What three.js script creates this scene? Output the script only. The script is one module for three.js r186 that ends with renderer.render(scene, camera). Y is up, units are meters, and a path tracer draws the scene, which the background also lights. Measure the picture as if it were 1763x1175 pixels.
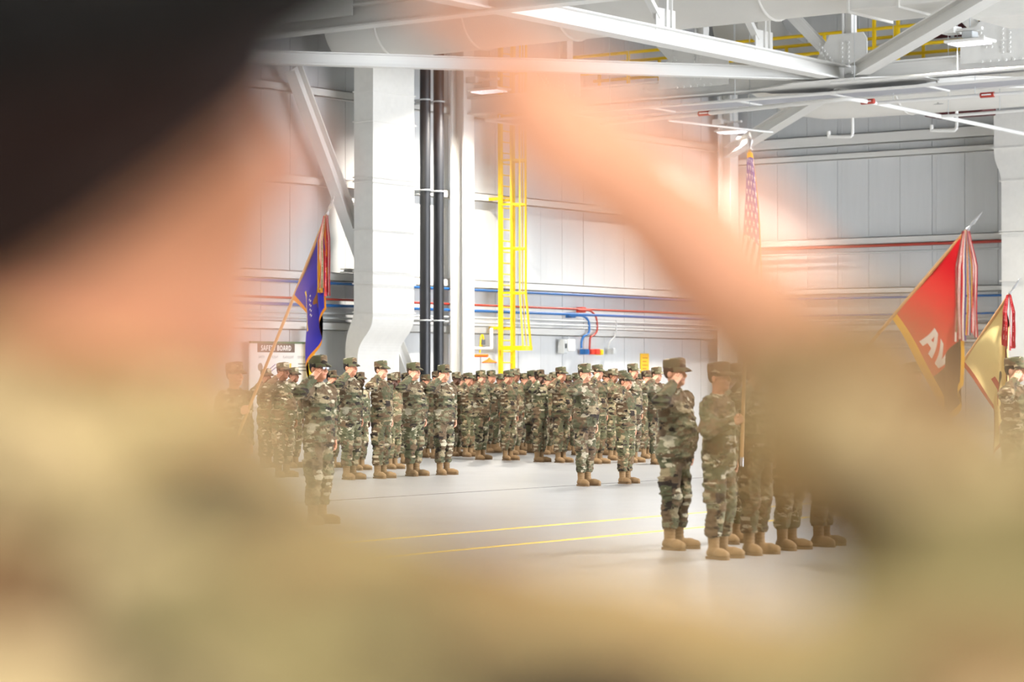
import * as THREE from 'three';
import { mergeGeometries, toCreasedNormals } from 'three/addons/utils/BufferGeometryUtils.js';
import { RoundedBoxGeometry } from 'three/addons/geometries/RoundedBoxGeometry.js';
import { ImprovedNoise } from 'three/addons/math/ImprovedNoise.js';
import { RectAreaLightUniformsLib } from 'three/addons/lights/RectAreaLightUniformsLib.js';

// ---------------------------------------------------------------- camera, light, exposure
const scene = new THREE.Scene();
scene.background = new THREE.Color(0x0b0c0d);
RectAreaLightUniformsLib.init();
const F = 4200, W = 1763, H = 1175, HORIZON = 650, EYE = 1.62, YAW = 36.7 * Math.PI / 180;
const PITCH = Math.atan((HORIZON - H / 2) / F);
const camera = new THREE.PerspectiveCamera(2 * Math.atan(H / 2 / F) * 180 / Math.PI, W / H, 0.05, 300);
camera.filmGauge = 36;
camera.position.set(0, EYE, 0);
camera.rotation.order = 'YXZ';
camera.rotation.set(PITCH, YAW, 0);
camera.focus = 36;
camera.userData.fStop = 2.1;
camera.updateMatrixWorld(true);
scene.add(camera);
const renderer = new THREE.WebGLRenderer();
renderer.toneMapping = THREE.LinearToneMapping;
renderer.toneMappingExposure = 0.36;
renderer.shadowMap.enabled = true;
const LAMP_CANDELA = 1350, LAMP_COLOR = 0xfff6ea;   // the grid of high-bay lamps, built further down as lamp things
const LAMP_Y = 9.0, LAMP_X = [-38.2, -24.0, -9.8, 4.4], LAMP_Z = [-62.8, -49.8, -37.2, -24.4, -11.6, 1.2];

const DOOR = { x: 8.1, z: -45.5, w: 35, h: 8, nits: 50 };   // daylight through the hangar door on the right, outside the picture
const daylight = new THREE.RectAreaLight(0xf2f6ff, DOOR.nits, DOOR.w - 0.4, DOOR.h - 0.3); daylight.position.set(DOOR.x, DOOR.h / 2, DOOR.z); daylight.lookAt(-40, DOOR.h / 2, DOOR.z); daylight.name = 'door_daylight'; scene.add(daylight);
// ---------------------------------------------------------------- measuring helpers
const RIGHT = new THREE.Vector3(Math.cos(YAW), 0, -Math.sin(YAW)), FWD = new THREE.Vector3(-Math.sin(YAW), 0, -Math.cos(YAW));
const V = (x, y, z) => new THREE.Vector3(x, y, z);
const EYEP = V(0, EYE, 0);
function ray(px, py) {
  const cx = (px - W / 2) / F, cy = (H / 2 - py) / F, c = Math.cos(PITCH), s = Math.sin(PITCH);
  const up = cy * c + s, fw = c - cy * s;
  return V(0, up / fw, 0).addScaledVector(RIGHT, cx / fw).addScaledVector(FWD, 1);   // unit depth
}
const at = (px, py, depth) => ray(px, py).multiplyScalar(depth).add(EYEP);
const onX = (px, py, x) => { const r = ray(px, py); return r.multiplyScalar(x / r.x).add(EYEP); };
const onZ = (px, py, z) => { const r = ray(px, py); return r.multiplyScalar(z / r.z).add(EYEP); };
const onY = (px, py, y) => { const r = ray(px, py); return r.multiplyScalar((y - EYE) / r.y).add(EYEP); };

// ---------------------------------------------------------------- random, noise, textures
let seed = 12345;
const rnd = () => { seed = (seed * 1664525 + 1013904223) >>> 0; return seed / 4294967296; };
const rr = (a, b) => a + (b - a) * rnd();
const noise3 = new ImprovedNoise();
function hash2(x, y, s) { let h = (x * 374761393 + y * 668265263 + s * 2147483647) | 0; h = Math.imul(h ^ (h >>> 13), 1274126177); h ^= h >>> 16; return (h >>> 0) / 4294967296; }
function pnoise(x, y, px, py, s) {   // periodic value noise
  const xi = Math.floor(x), yi = Math.floor(y); let fx = x - xi, fy = y - yi;
  fx = fx * fx * (3 - 2 * fx); fy = fy * fy * (3 - 2 * fy);
  const m = (a, p) => ((a % p) + p) % p;
  const a = hash2(m(xi, px), m(yi, py), s), b = hash2(m(xi + 1, px), m(yi, py), s), c = hash2(m(xi, px), m(yi + 1, py), s), d = hash2(m(xi + 1, px), m(yi + 1, py), s);
  return a + (b - a) * fx + (c - a) * fy + (a - b - c + d) * fx * fy;
}
function pfbm(u, v, nx, ny, s, oct = 4) { let t = 0, a = 0.5, n = 0; for (let o = 0; o < oct; o++) { t += a * pnoise(u * nx, v * ny, nx, ny, s + o * 17); n += a; a *= 0.5; nx *= 2; ny *= 2; } return t / n; }
function dataTex(n, fn, srgb) {
  const d = new Uint8Array(n * n * 4);
  for (let j = 0; j < n; j++) for (let i = 0; i < n; i++) { const c = fn(i / n, j / n); const k = (j * n + i) * 4; d[k] = c[0]; d[k + 1] = c[1]; d[k + 2] = c[2]; d[k + 3] = 255; }
  const t = new THREE.DataTexture(d, n, n); t.wrapS = t.wrapT = THREE.RepeatWrapping; t.magFilter = THREE.LinearFilter; t.minFilter = THREE.LinearMipmapLinearFilter; t.generateMipmaps = true;
  if (srgb) t.colorSpace = THREE.SRGBColorSpace; t.needsUpdate = true; return t;
}
function camoTexture(s, light = 0) {   // one metre of woven camouflage: tan ground, sage, olive, brown blotches, dark twigs, pale flecks
  const C = { tan: [184, 168, 138], pale: [222, 213, 192], sage: [146, 144, 117], olive: [102, 104, 78], brown: [124, 102, 79], dark: [54, 43, 36] };
  return dataTex(1024, (u, v) => {
    const wu = u + 0.03 * (pfbm(u, v, 6, 12, s + 91) - 0.5), wv = v + 0.02 * (pfbm(u, v, 6, 12, s + 93) - 0.5);
    let c = C.tan;
    const a = pfbm(wu, wv, 4, 8, s + 1, 5), b = pfbm(wu, wv, 4, 9, s + 2, 5), g = pfbm(wu, wv, 4, 7, s + 3, 5), d = pfbm(wu, wv, 6, 13, s + 4, 5), e = pfbm(wu, wv, 7, 18, s + 5, 4), f = pfbm(wu, wv, 6, 16, s + 6, 4);
    const soft = (base, col, x) => { const t = Math.min(1, Math.max(0, x)); return [base[0] + (col[0] - base[0]) * t, base[1] + (col[1] - base[1]) * t, base[2] + (col[2] - base[2]) * t]; };
    c = soft(c, C.sage, (a - 0.49 - light * 0.4) * 22);
    c = soft(c, C.brown, (b - 0.54 - light) * 26);
    c = soft(c, C.olive, (g - 0.555 - light) * 26);
    c = soft(c, C.brown, (d - 0.62 - light) * 30);
    if (e > 0.66 + light) c = C.dark;
    if (f > 0.69 - light * 1.4) c = C.pale;
    const w = 0.94 + 0.12 * hash2(Math.floor(u * 512), Math.floor(v * 512), s);
    return [c[0] * w, c[1] * w, c[2] * w];
  }, true);
}
function canvasTex(w, h, draw) { const c = document.createElement('canvas'); c.width = w; c.height = h; const g = c.getContext('2d'); draw(g, w, h); const t = new THREE.CanvasTexture(c); t.colorSpace = THREE.SRGBColorSpace; return t; }

const std = (color, roughness = 0.6, extra = {}) => new THREE.MeshStandardMaterial({ color, roughness, ...extra });
const camoBase = [camoTexture(11), camoTexture(57)];
const clothBump = dataTex(256, (u, v) => { const n = 255 * (0.6 * pfbm(u, v, 6, 10, 5, 4) + 0.4 * pfbm(u, v, 24, 24, 9, 2)); return [n, n, n]; });
const camoMats = [];
for (let i = 0; i < 8; i++) {
  const t = camoBase[i % 2].clone(); t.offset.set(0.137 * i, 0.291 * i); t.needsUpdate = true;
  const tint = [0xe2dfd8, 0xd4d4cc, 0xe4dccc, 0xcacac2, 0xe0ded6, 0xc0bcb4, 0xdad8ce, 0xd0c9bc][i];
  camoMats.push(std(tint, 0.92, { map: t, bumpMap: clothBump, bumpScale: 0.006 }));
}
const floorTex = dataTex(1024, (u, v) => { const n = 0.6 * pfbm(u, v, 8, 8, 31, 5) + 0.4 * pfbm(u, v, 64, 64, 37, 3); const k = 152 + 7 * (n - 0.5) * 2; return [k * 0.985, k, k * 1.015]; }, true);
const floorRough = dataTex(512, (u, v) => { const n = 255 * (0.3 + 0.04 * (pfbm(u, v, 16, 16, 41, 4) - 0.5)); return [n, n, n]; });
floorTex.repeat.set(1 / 9, 1 / 9); floorRough.repeat.set(1 / 6, 1 / 6);
const steelTex = dataTex(256, (u, v) => { const n = 244 + 5 * (pfbm(u, v, 8, 8, 71, 4) - 0.5) * 2; return [n, n, n]; }, true);
const M = {
  white: std(0xf3f2ed, 0.45, { map: steelTex }), whiteDuct: std(0xeceae3, 0.5, { map: steelTex }), wall: std(0xd6d8d8, 0.6, { map: steelTex }), girt: std(0xe4e3de, 0.55, { map: steelTex }),
  wallBack: std(0x6f7275, 0.8), ceiling: std(0xc4c5c4, 0.9), floor: std(0xffffff, 1, { map: floorTex, roughnessMap: floorRough }), joint: std(0x2a2c2e, 0.9), lineYellow: std(0xe9c84a, 0.5),
  yellow: std(0xf0c800, 0.45), black: std(0x1b1d21, 0.42), blue: std(0x1f5f9e, 0.4), red: std(0xa23324, 0.4), grey: std(0xb9bdbd, 0.45), darkGrey: std(0x54585a, 0.6), steel: std(0x9a9b9a, 0.35, { metalness: 0.8 }),
  orange: std(0xf07a22, 0.5), maroon: std(0x4a1216, 0.7), redBright: std(0xd23b22, 0.5), panelGrey: std(0xa9abb2, 0.6), sign: std(0xf2f2ee, 0.5),
  boot: std(0x836846, 0.85, { bumpMap: clothBump, bumpScale: 0.003 }), sole: std(0x6d5538, 0.9), wood: std(0xc99b66, 0.5), chrome: std(0xd9dadb, 0.2, { metalness: 1 }), gold: std(0xd9a520, 0.6),
  beret: std(0x0b0b0d, 0.95), hairDark: std(0x1e1511, 0.9), hairDeep: std(0x2a1713, 0.85), hairBrown: std(0x3f2b1c, 0.9), glasses: std(0x0a0a0a, 0.15), eyeWhite: std(0xd8d0c6, 0.4),
};
const skins = [0xd99f80, 0xc98c6c, 0x8a5a3e, 0x5b3a28].map(c => new THREE.MeshPhysicalMaterial({ color: c, roughness: 0.55, vertexColors: true }));

// ---------------------------------------------------------------- scene graph helpers
const taken = new Map();
function numbered(n) { const k = taken.get(n) || 0; taken.set(n, k + 1); return k ? n + '_' + String(k).padStart(3, '0') : n; }
function tag(o, label, category, group) { o.userData.label = label; o.userData.category = category; if (group) o.userData.group = group; return o; }
function thing(name, label, category, pos = V(0, 0, 0), group) { const g = new THREE.Group(); g.name = numbered(name); g.position.copy(pos); scene.add(g); return tag(g, label, category, group); }
function part(name, geo, mat, parent) { const m = new THREE.Mesh(geo, mat); m.name = name; m.castShadow = m.receiveShadow = true; parent.add(m); return m; }
function single(name, geo, mat, label, category, group) { const m = part(numbered(name), geo, mat, scene); return tag(m, label, category, group); }
function structure(name, geo, mat) { const m = geo ? part(name, geo, mat, scene) : new THREE.Group(); m.name = name; if (!geo) scene.add(m); m.userData.kind = 'structure'; return m; }
const box = (x0, x1, y0, y1, z0, z1) => { const g = new THREE.BoxGeometry(Math.abs(x1 - x0), Math.abs(y1 - y0), Math.abs(z1 - z0)); g.translate((x0 + x1) / 2, (y0 + y1) / 2, (z0 + z1) / 2); return g; };
function merge(list) { return mergeGeometries(list.map(g => { const n = g.index ? g.toNonIndexed() : g.clone(); for (const k of Object.keys(n.attributes)) if (!['position', 'normal', 'uv'].includes(k)) n.deleteAttribute(k); return n; })); }
function along(geo, p0, p1, up = V(0, 1, 0)) {   // geometry built along +z from 0 to 1 m per metre is laid from p0 to p1
  const d = p1.clone().sub(p0), z = d.clone().normalize(); let u = up.clone().addScaledVector(z, -up.dot(z)); if (u.lengthSq() < 1e-6) u = V(1, 0, 0).addScaledVector(z, -z.x); u.normalize();
  const x = u.clone().cross(z); geo.applyMatrix4(new THREE.Matrix4().makeBasis(x, u, z).setPosition(p0)); return geo;
}
function bar(p0, p1, w, h, up) { const L = p0.distanceTo(p1); const g = new THREE.BoxGeometry(w, h, L); g.translate(0, 0, L / 2); return along(g, p0, p1, up); }
function iBeam(p0, p1, w, h, t = 0.03, up) {   // wide flange section, web along up
  const L = p0.distanceTo(p1); const a = new THREE.BoxGeometry(w, t, L), b = a.clone(), c = new THREE.BoxGeometry(t, h - 2 * t, L);
  a.translate(0, h / 2 - t / 2, L / 2); b.translate(0, -h / 2 + t / 2, L / 2); c.translate(0, 0, L / 2); return along(merge([a, b, c]), p0, p1, up);
}
function rod(p0, p1, r, seg = 10) { const L = p0.distanceTo(p1); const g = new THREE.CylinderGeometry(r, r, L, seg); g.rotateX(Math.PI / 2); g.translate(0, 0, L / 2); return along(g, p0, p1); }
function tube(pts, r, seg = 8) { const c = new THREE.CurvePath(); for (let i = 0; i < pts.length - 1; i++) c.add(new THREE.LineCurve3(pts[i], pts[i + 1])); return new THREE.TubeGeometry(c, (pts.length - 1) * 8, r, seg); }
function bentPipe(pts, r, bend = 0.15, seg = 8) {   // straight runs with rounded elbows
  const out = [pts[0]];
  for (let i = 1; i < pts.length - 1; i++) { const a = pts[i - 1].clone().sub(pts[i]), b = pts[i + 1].clone().sub(pts[i]); const k = Math.min(bend, a.length() / 2, b.length() / 2); a.setLength(k); b.setLength(k);
    const p = pts[i].clone().add(a), q = pts[i].clone().add(b); for (let j = 0; j <= 4; j++) { const t = j / 4; out.push(p.clone().multiplyScalar((1 - t) * (1 - t)).addScaledVector(pts[i], 2 * t * (1 - t)).addScaledVector(q, t * t)); } }
  out.push(pts[pts.length - 1]);
  const c = new THREE.CurvePath(); for (let i = 0; i < out.length - 1; i++) c.add(new THREE.LineCurve3(out[i], out[i + 1]));
  const dense = []; for (let i = 0; i < out.length - 1; i++) { dense.push(out[i]); }
  dense.push(out[out.length - 1]);
  return new THREE.TubeGeometry(new THREE.CatmullRomCurve3(dense, false, 'centripetal', 0), dense.length * 3, r, seg);
}

// ---------------------------------------------------------------- the hangar shell
const XL = -41, ZR = -66, XE = 8, ZE = 16, ROOF = 13.5;
{ const g = new THREE.PlaneGeometry(1, 1); g.dispose(); }
{
  const g = box(XL - 0.4, XE, -0.3, 0, ZR - 0.4, ZE); const p = g.attributes.position, uv = g.attributes.uv; for (let i = 0; i < p.count; i++) uv.setXY(i, p.getX(i), p.getZ(i));
  const floor = structure('floor', g, M.floor);
  // painted lines and the dark control joint run parallel to the left wall
  const j = onY(850, 845, 0).x; part('floor_joint', box(j - 0.02, j + 0.02, -0.001, 0.0015, ZR + 0.2, ZE - 0.2), M.joint, floor);
  for (const [px, py] of [[740, 922], [810, 945]]) { const x = onY(px, py, 0).x; part('painted_line', box(x - 0.055, x + 0.055, -0.001, 0.0015, ZR + 4, ZE - 0.2), M.lineYellow, floor); }
}
structure('ceiling', box(XL - 0.4, XE, ROOF, ROOF + 0.3, ZR - 0.4, ZE), M.ceiling);
structure('wall_back', box(XL - 0.4, XE, 0, ROOF, ZE, ZE + 0.3), M.wall);
{ // the wall on the right, out of the picture, with the tall translucent hangar door that lets the daylight in
  const z0 = DOOR.z - DOOR.w / 2, z1 = DOOR.z + DOOR.w / 2, e = structure('wall_east'); part('panel', box(XE, XE + 0.3, 0, ROOF, ZR - 0.4, z0), M.wall, e); part('panel', box(XE, XE + 0.3, 0, ROOF, z1, ZE), M.wall, e); part('header', box(XE, XE + 0.3, DOOR.h, ROOF, z0, z1), M.wall, e);
  const d = structure('door_1'), n = 8; for (let i = 0; i < n; i++) { const a = z0 + DOOR.w * i / n, b = z0 + DOOR.w * (i + 1) / n; part('leaf', box(XE + 0.16, XE + 0.24, 0, DOOR.h, a + 0.02, b - 0.02), new THREE.MeshStandardMaterial({ color: 0xe8eef4, emissive: 0xeaf2ff, emissiveIntensity: 4, roughness: 0.6 }), d); part('frame', box(XE + 0.14, XE + 0.26, 0, DOOR.h, b - 0.06, b + 0.06), M.grey, d); }
}
const wallL = structure('wall_left'), wallR = structure('wall_right');
part('backing', box(XL - 0.4, XL - 0.06, 0, ROOF, ZR - 0.4, ZE), M.wallBack, wallL);
part('backing', box(XL - 0.06, XE, 0, ROOF, ZR - 0.4, ZR - 0.06), M.wallBack, wallR);
{
  const pw = 1.07;
  for (let z = ZR, i = 0; z < ZE - 0.01; z += pw, i++) part('panel', box(XL - 0.06, XL + (i % 3 ? 0 : 0.006), 0, ROOF, z + 0.007, Math.min(z + pw - 0.007, ZE)), M.wall, wallL);
  for (let x = XL, i = 0; x < XE - 0.01; x += pw, i++) { part('panel', box(x + 0.007, Math.min(x + pw - 0.007, XE), 0, ROOF, ZR - 0.06, ZR + (i % 3 ? 0 : 0.006)), M.wall, wallR); if (i % 3 === 1) part('panel_batten', box(x + 0.13, x + 0.16, 0, ROOF, ZR, ZR + 0.012), M.wall, wallR); }
  const girtL = y => part('girt', merge([box(XL, XL + 0.24, y + 0.09, y + 0.11, ZR, ZE), box(XL + 0.22, XL + 0.24, y - 0.11, y + 0.11, ZR, ZE), box(XL, XL + 0.24, y - 0.11, y - 0.09, ZR, ZE)]), M.girt, wallL);
  const girtR = (y, h = 0.11) => part('girt', merge([box(XL + 0.24, XE, y + h - 0.02, y + h, ZR, ZR + 0.24), box(XL + 0.24, XE, y - h, y + h, ZR + 0.22, ZR + 0.24), box(XL + 0.24, XE, y - h, y - h + 0.02, ZR, ZR + 0.24)]), M.girt, wallR);
  for (const y of [8.85, 6.58, 4.18, 2.92]) girtL(y);
  for (const [y, h] of [[8.88, 0.17], [8.38, 0.1], [5.76, 0.11], [4.24, 0.09], [3.1, 0.11], [2.7, 0.06]]) girtR(y, h);
}
// columns
function column(px, label, x, z, w = 0.5) { const c = thing('steel_column', label, 'column', V(x, 0, z)); part('shaft', iBeam(V(0, 0, 0), V(0, ROOF, 0), w, w, 0.05, V(1, 0, 0)), M.white, c); part('base_plate', box(-0.35, 0.35, 0, 0.03, -0.35, 0.35), M.white, c); return c; }
const TZ = -52.0, NX = -28.6;   // plane of the far truss and the node where the bracing meets
const colA = onX(788, 400, XL + 0.5);
column(0, 'white steel column beside the two black pipes', XL + 0.66, colA.z, 0.46);
column(0, 'white steel column in the far corner of the hangar', XL + 0.66, ZR + 0.52, 0.46);
column(0, 'white steel column on the left wall, hidden behind the saluting head', XL + 0.66, -37.6, 0.46);

// wall bracing: a diagonal strut from upper left down behind the big duct
{
  const a = onX(505, 118, XL + 0.66), b = onX(708, 665, XL + 0.66);
  single('wall_brace', iBeam(a, b, 0.34, 0.34, 0.03, V(0, 0, 1)), M.white, 'white diagonal steel brace on the left wall behind the vertical duct', 'brace');
  const s = onX(592, 466, XL + 0.3), e = onX(616, 466, XL + 0.3); single('wall_bracket', iBeam(V(s.x, s.y, s.z), V(s.x, s.y, e.z), 0.25, 0.1, 0.02), M.white, 'short white bracket left of the vertical duct', 'bracket');
}

// ---------------------------------------------------------------- roof steel
const CH = 8.92;   // centre height of the bottom chords
const boltGeo = new THREE.CylinderGeometry(0.035, 0.035, 0.03, 6); boltGeo.rotateX(Math.PI / 2);
function bolts(pts, parent) { const m = part('bolts', merge(pts.map(p => boltGeo.clone().translate(p.x, p.y, p.z))), M.white, parent); m.userData.kind = 'stuff'; return m; }
function trussX(z, x0, x1, nodes, label, detail) {
  const t = thing('roof_truss', label, 'truss', V(0, 0, 0));
  part('bottom_chord', iBeam(V(x0, CH, z), V(x1, CH, z), 0.4, 0.46, 0.04), M.white, t);
  part('top_chord', iBeam(V(x0, CH + 3.9, z), V(x1, CH + 3.9, z), 0.4, 0.4, 0.04), M.white, t);
  nodes.forEach((x, i) => {
    part('vertical', iBeam(V(x, CH + 0.2, z), V(x, CH + 3.7, z), 0.26, 0.26, 0.03, V(1, 0, 0)), M.white, t);
    if (i) part('diagonal', iBeam(V(nodes[i - 1] + 0.5, CH + 3.7, z), V(x - 0.35, CH + 0.35, z), 0.24, 0.24, 0.03, V(0, 0, 1)), M.white, t);
    const big = i % 2 === 1 ? 1.15 : 0.75;
    const s = new THREE.Shape(); s.moveTo(-big, -0.2); s.lineTo(big * 0.8, -0.2); s.lineTo(big * 0.8, 0.62); s.lineTo(big * 0.65, 0.78); s.lineTo(-big * 0.55, 0.78); s.lineTo(-big, 0.25); s.closePath();
    const g = new THREE.ExtrudeGeometry(s, { depth: 0.03, bevelEnabled: false }); g.translate(x, CH + 0.2, z + 0.2);
    const gp = part('gusset_plate', g, M.white, t);
    if (detail) { const pts = []; for (let k = 0; k < 6; k++) { pts.push(V(x - 0.08, CH + 0.2 + k * 0.11, z + 0.245), V(x + 0.1, CH + 0.2 + k * 0.11, z + 0.245), V(x - 0.35 - 0.07 * k, CH + 0.35 + k * 0.085, z + 0.245), V(x - 0.5 - 0.05 * k, CH + 0.35 + k * 0.07, z + 0.245), V(x - 0.6 + k * 0.2, CH + 0.02, z + 0.245)); } bolts(pts, gp); }
  });
  return t;
}
const nodes1 = [-37.0, -32.8, NX, -24.4, -20.2, -16.0, -11.8];
trussX(TZ, XL + 0.6, XE - 2, nodes1, 'long white roof truss with bolted gusset plates in front of the yellow catwalk', true);
trussX(-37.6, XL + 0.6, XE - 2, [-37.0, -32.8, NX, -24.4, -20.2, -16.0], 'nearer white roof truss crossing the upper left corner above the round duct', false);
trussX(-23.4, XL + 0.6, XE - 2, [-32.8, NX, -24.4], 'white roof truss closest to the camera, overhead', false);
{
  // the truss that runs away from the camera along x = NX
  const t = thing('roof_truss', 'white roof girder running away from the camera to the braced node', 'truss');
  part('bottom_chord', iBeam(V(NX, CH, -23), V(NX, CH, TZ + 0.3), 0.4, 0.36, 0.04), M.white, t);
  part('top_chord', iBeam(V(NX, CH + 3.9, -23), V(NX, CH + 3.9, TZ + 0.3), 0.3, 0.3, 0.04), M.white, t);
  const zs = []; for (let k = 0; k < 4; k++) zs.push(-48.0 + k * 4.1);
  zs.forEach((z, i) => { part('vertical', iBeam(V(NX, CH + 0.16, z), V(NX, CH + 3.75, z), 0.2, 0.24, 0.03, V(0, 0, 1)), M.white, t); if (i) part('diagonal', bar(V(NX, CH + 0.4, z - 4.1 + 0.3), V(NX, CH + 3.6, z - 0.4), 0.1, 0.16, V(1, 0, 0)), M.white, t);
    part('gusset_plate', box(NX + 0.02, NX + 0.05, CH + 0.12, CH + 0.6, z - 0.3, z + 0.45), M.white, t); });
}
const brace = (a, b, label, w = 0.34, h = 0.34) => single('roof_brace', iBeam(a, b, w, h, 0.03), M.white, label, 'brace');
brace(V(XL + 0.6, CH, -37.9), V(NX - 0.5, CH, TZ + 0.55), 'long level white roof brace running from the left to the braced node', 0.3, 0.3);
brace(V(-16.2, CH + 0.1, -37.9), V(NX + 0.5, CH, TZ + 0.55), 'heavy white roof brace rising to the upper right from the braced node');
brace(V(XL + 0.8, CH - 0.25, ZR + 0.7), V(NX - 0.5, CH - 0.1, TZ - 0.5), 'white roof brace running from the braced node down to the corner column');
brace(V(-16.2, CH - 0.1, ZR + 0.7), V(NX + 0.5, CH - 0.1, TZ - 0.5), 'white roof brace behind the long truss, running to the right wall', 0.26, 0.26);
{
  const n = thing('node_plate', 'horizontal white plate with bolt rows joining the roof braces', 'plate', V(NX, CH - 0.25, TZ)); const s = new THREE.Shape(); s.moveTo(-2.4, -0.4); s.lineTo(-0.9, -1.1); s.lineTo(0.9, -1.1); s.lineTo(2.2, -0.4); s.lineTo(2.2, 0.4); s.lineTo(0.9, 1.1); s.lineTo(-0.9, 1.1); s.lineTo(-2.4, 0.4); s.closePath();
  const g = new THREE.ExtrudeGeometry(s, { depth: 0.03, bevelEnabled: false }); g.rotateX(-Math.PI / 2); part('plate', g, M.white, n);
}
// tray of grey panels slung beneath the long truss
{
  const t = thing('panel_tray', 'long tray of grey panels in white frames under the long truss', 'tray', V(0, 8.5, TZ - 0.45));
  part('rail', box(XL + 1.5, -14, -0.03, 0.03, -0.66, -0.58), M.white, t); part('rail', box(XL + 1.5, -14, -0.03, 0.03, 0.58, 0.66), M.white, t);
  for (let x = XL + 1.5, i = 0; x < -15; x += 2.6, i++) { part('panel', box(x + 0.12, x + 2.48, -0.005, 0.02, -0.55, 0.55), M.panelGrey, t); part('cross_bar', box(x - 0.03, x + 0.05, -0.03, 0.03, -0.58, 0.58), M.white, t); part('hanger', box(x - 0.02, x + 0.02, 0.03, 0.2, -0.02, 0.02), M.white, t); }
}
// sprinkler pipes
{
  const y = 8.28, Y = (px, py) => onY(px, py, y);
  const run = (pts, r, label) => { const m = single('sprinkler_pipe', bentPipe(pts, r, 0.2), M.white, label, 'pipe', 'sprinkler pipes under the roof steel'); for (const k of [0.12, 0.62]) { const a = pts[0].clone().lerp(pts[1], k); part('hanger', rod(a, V(a.x, ROOF, a.z), 0.008, 5), M.grey, m); } return m; };
  run([Y(1035, 214), Y(1463, 170), Y(1500, 176), Y(1790, 236)], 0.055, 'white sprinkler pipe with two red tags that bends toward the right wall');
  run([Y(1505, 178), Y(1790, 157)], 0.045, 'white sprinkler branch pipe crossing in front of the grey drum');
  run([Y(1612, 201), Y(1790, 188)], 0.04, 'white sprinkler branch pipe below the grey drum');
  run([Y(1430, 152), Y(1790, 123)].map(p => p.setY(y + 0.12)), 0.035, 'thin white pipe just under the right half of the long truss');
  run([Y(1150, 208), Y(1330, 228)], 0.03, 'thin white pipe leading to the lamp by the corner column');
  run([Y(1000, 194), Y(1440, 160)], 0.035, 'thin white pipe along the tray of grey panels');
  for (const [px, py, l] of [[1213, 195.5, 'red tag on the sprinkler pipe left of the braced node'], [1494, 175, 'red tag at the bend of the sprinkler pipe'], [1700, 163.5, 'red tag on the branch pipe in front of the grey drum']]) {
    const p = Y(px, py); const g = new THREE.CylinderGeometry(0.066, 0.066, 0.34, 12); g.rotateZ(Math.PI / 2); g.translate(p.x, p.y, p.z); const m = single('pipe_tag', g, M.red, l, 'tag'); part('stripe', box(p.x - 0.12, p.x + 0.12, p.y - 0.015, p.y + 0.015, p.z + 0.055, p.z + 0.07), M.sign, m);
  }
  for (const [px, py] of [[1446, 228], [1624, 217]]) { const p = onZ(px, py, -60); const h = thing('sprinkler_hook', 'small white pipe hook hanging under the ducts ' + (px < 1500 ? 'below the left end of the far duct' : 'below the grey drum'), 'hook', V(p.x, p.y - 0.15, p.z)); part('arm', bentPipe([V(0.4, 0.75, 0), V(0.4, 0, 0), V(-0.35, 0.05, 0)], 0.045, 0.1), M.white, h); part('hanger', rod(V(0.4, 0.7, 0), V(0.4, 8.9 - p.y + 0.15, 0), 0.02, 6), M.white, h); part('tip', rod(V(-0.35, 0.02, 0), V(-0.35, 0.2, 0), 0.05), M.white, h); }
}
// ---------------------------------------------------------------- ducts
function roundDuct(name, label, pts, r, ringStep) {
  const d = thing(name, label, 'duct'); const g = bentPipe(pts, r, r * 1.6, 40); part('shell', g, M.whiteDuct, d);
  const a = pts[0], b = pts[1], n = b.clone().sub(a), L = n.length(); n.normalize();
  for (let s = ringStep * 0.6; s < L - 0.3; s += ringStep) { const ring = new THREE.TorusGeometry(r + 0.01, 0.035, 8, 48); along(ring, a.clone().addScaledVector(n, s), a.clone().addScaledVector(n, s + 1)); part('flange_ring', ring, M.whiteDuct, d); part('hanger_rod', rod(a.clone().addScaledVector(n, s).add(V(0, r * 0.9, r * 0.5)), a.clone().addScaledVector(n, s).setY(ROOF).add(V(0, 0, r * 0.5)), 0.015, 6), M.grey, d); }
  return d;
}
roundDuct('round_duct', 'huge white round duct across the top of the picture', [V(-39.9, 10.45, -46.6), V(onZ(1495, 28, -46.6).x - 0.02, 10.45, -46.6)], 0.92, 2.7);
{
  const d = roundDuct('round_duct', 'white round duct behind the long truss, above the right wall', [V(-16, 9.85, -60), V(-34.6, 9.85, -60), V(-36.4, 11.2, -60), V(-36.4, 13.4, -60)], 1.0, 4.2);
}
{ // rectangular duct box at the upper right
  const a = onZ(1495, 28, -46.6), d = thing('rectangular_duct', 'white rectangular duct section joined to the round duct at the top right', 'duct', V(a.x, a.y, -46.6));
  part('body', new RoundedBoxGeometry(5.2, 1.9, 1.9, 2, 0.03).translate(2.6, 0.95, 0), M.whiteDuct, d);
  for (const x of [0.02, 1.2, 3.4]) part('flange', box(x, x + 0.05, -0.05, 1.95, -1.0, 1.0), M.whiteDuct, d);
  part('lower_shelf', box(2.9, 5.6, -0.42, 0, -0.9, 0.9), M.whiteDuct, d);
}
{ // grey drum under the roof
  const c = onY(1640, 186, 8.95), d = thing('ceiling_drum', 'round grey metal drum hanging under the roof at the right', 'drum', V(c.x, c.y, c.z));
  const g = new THREE.LatheGeometry([[0, 0], [0.7, 0], [0.84, 0.03], [0.86, 0.08], [0.86, 0.72], [0.8, 0.76], [0, 0.78]].map(p => new THREE.Vector2(...p)), 48); part('shell', g, M.steel, d);
  part('seam', box(-0.02, 0.02, 0.05, 0.74, 0.85, 0.88), M.steel, d); part('stem', rod(V(0, 0.76, 0), V(0, ROOF - c.y, 0), 0.05), M.grey, d); part('bottom_bar', box(-0.6, 0.6, -0.03, 0, -0.03, 0.03), M.darkGrey, d);
}
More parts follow.
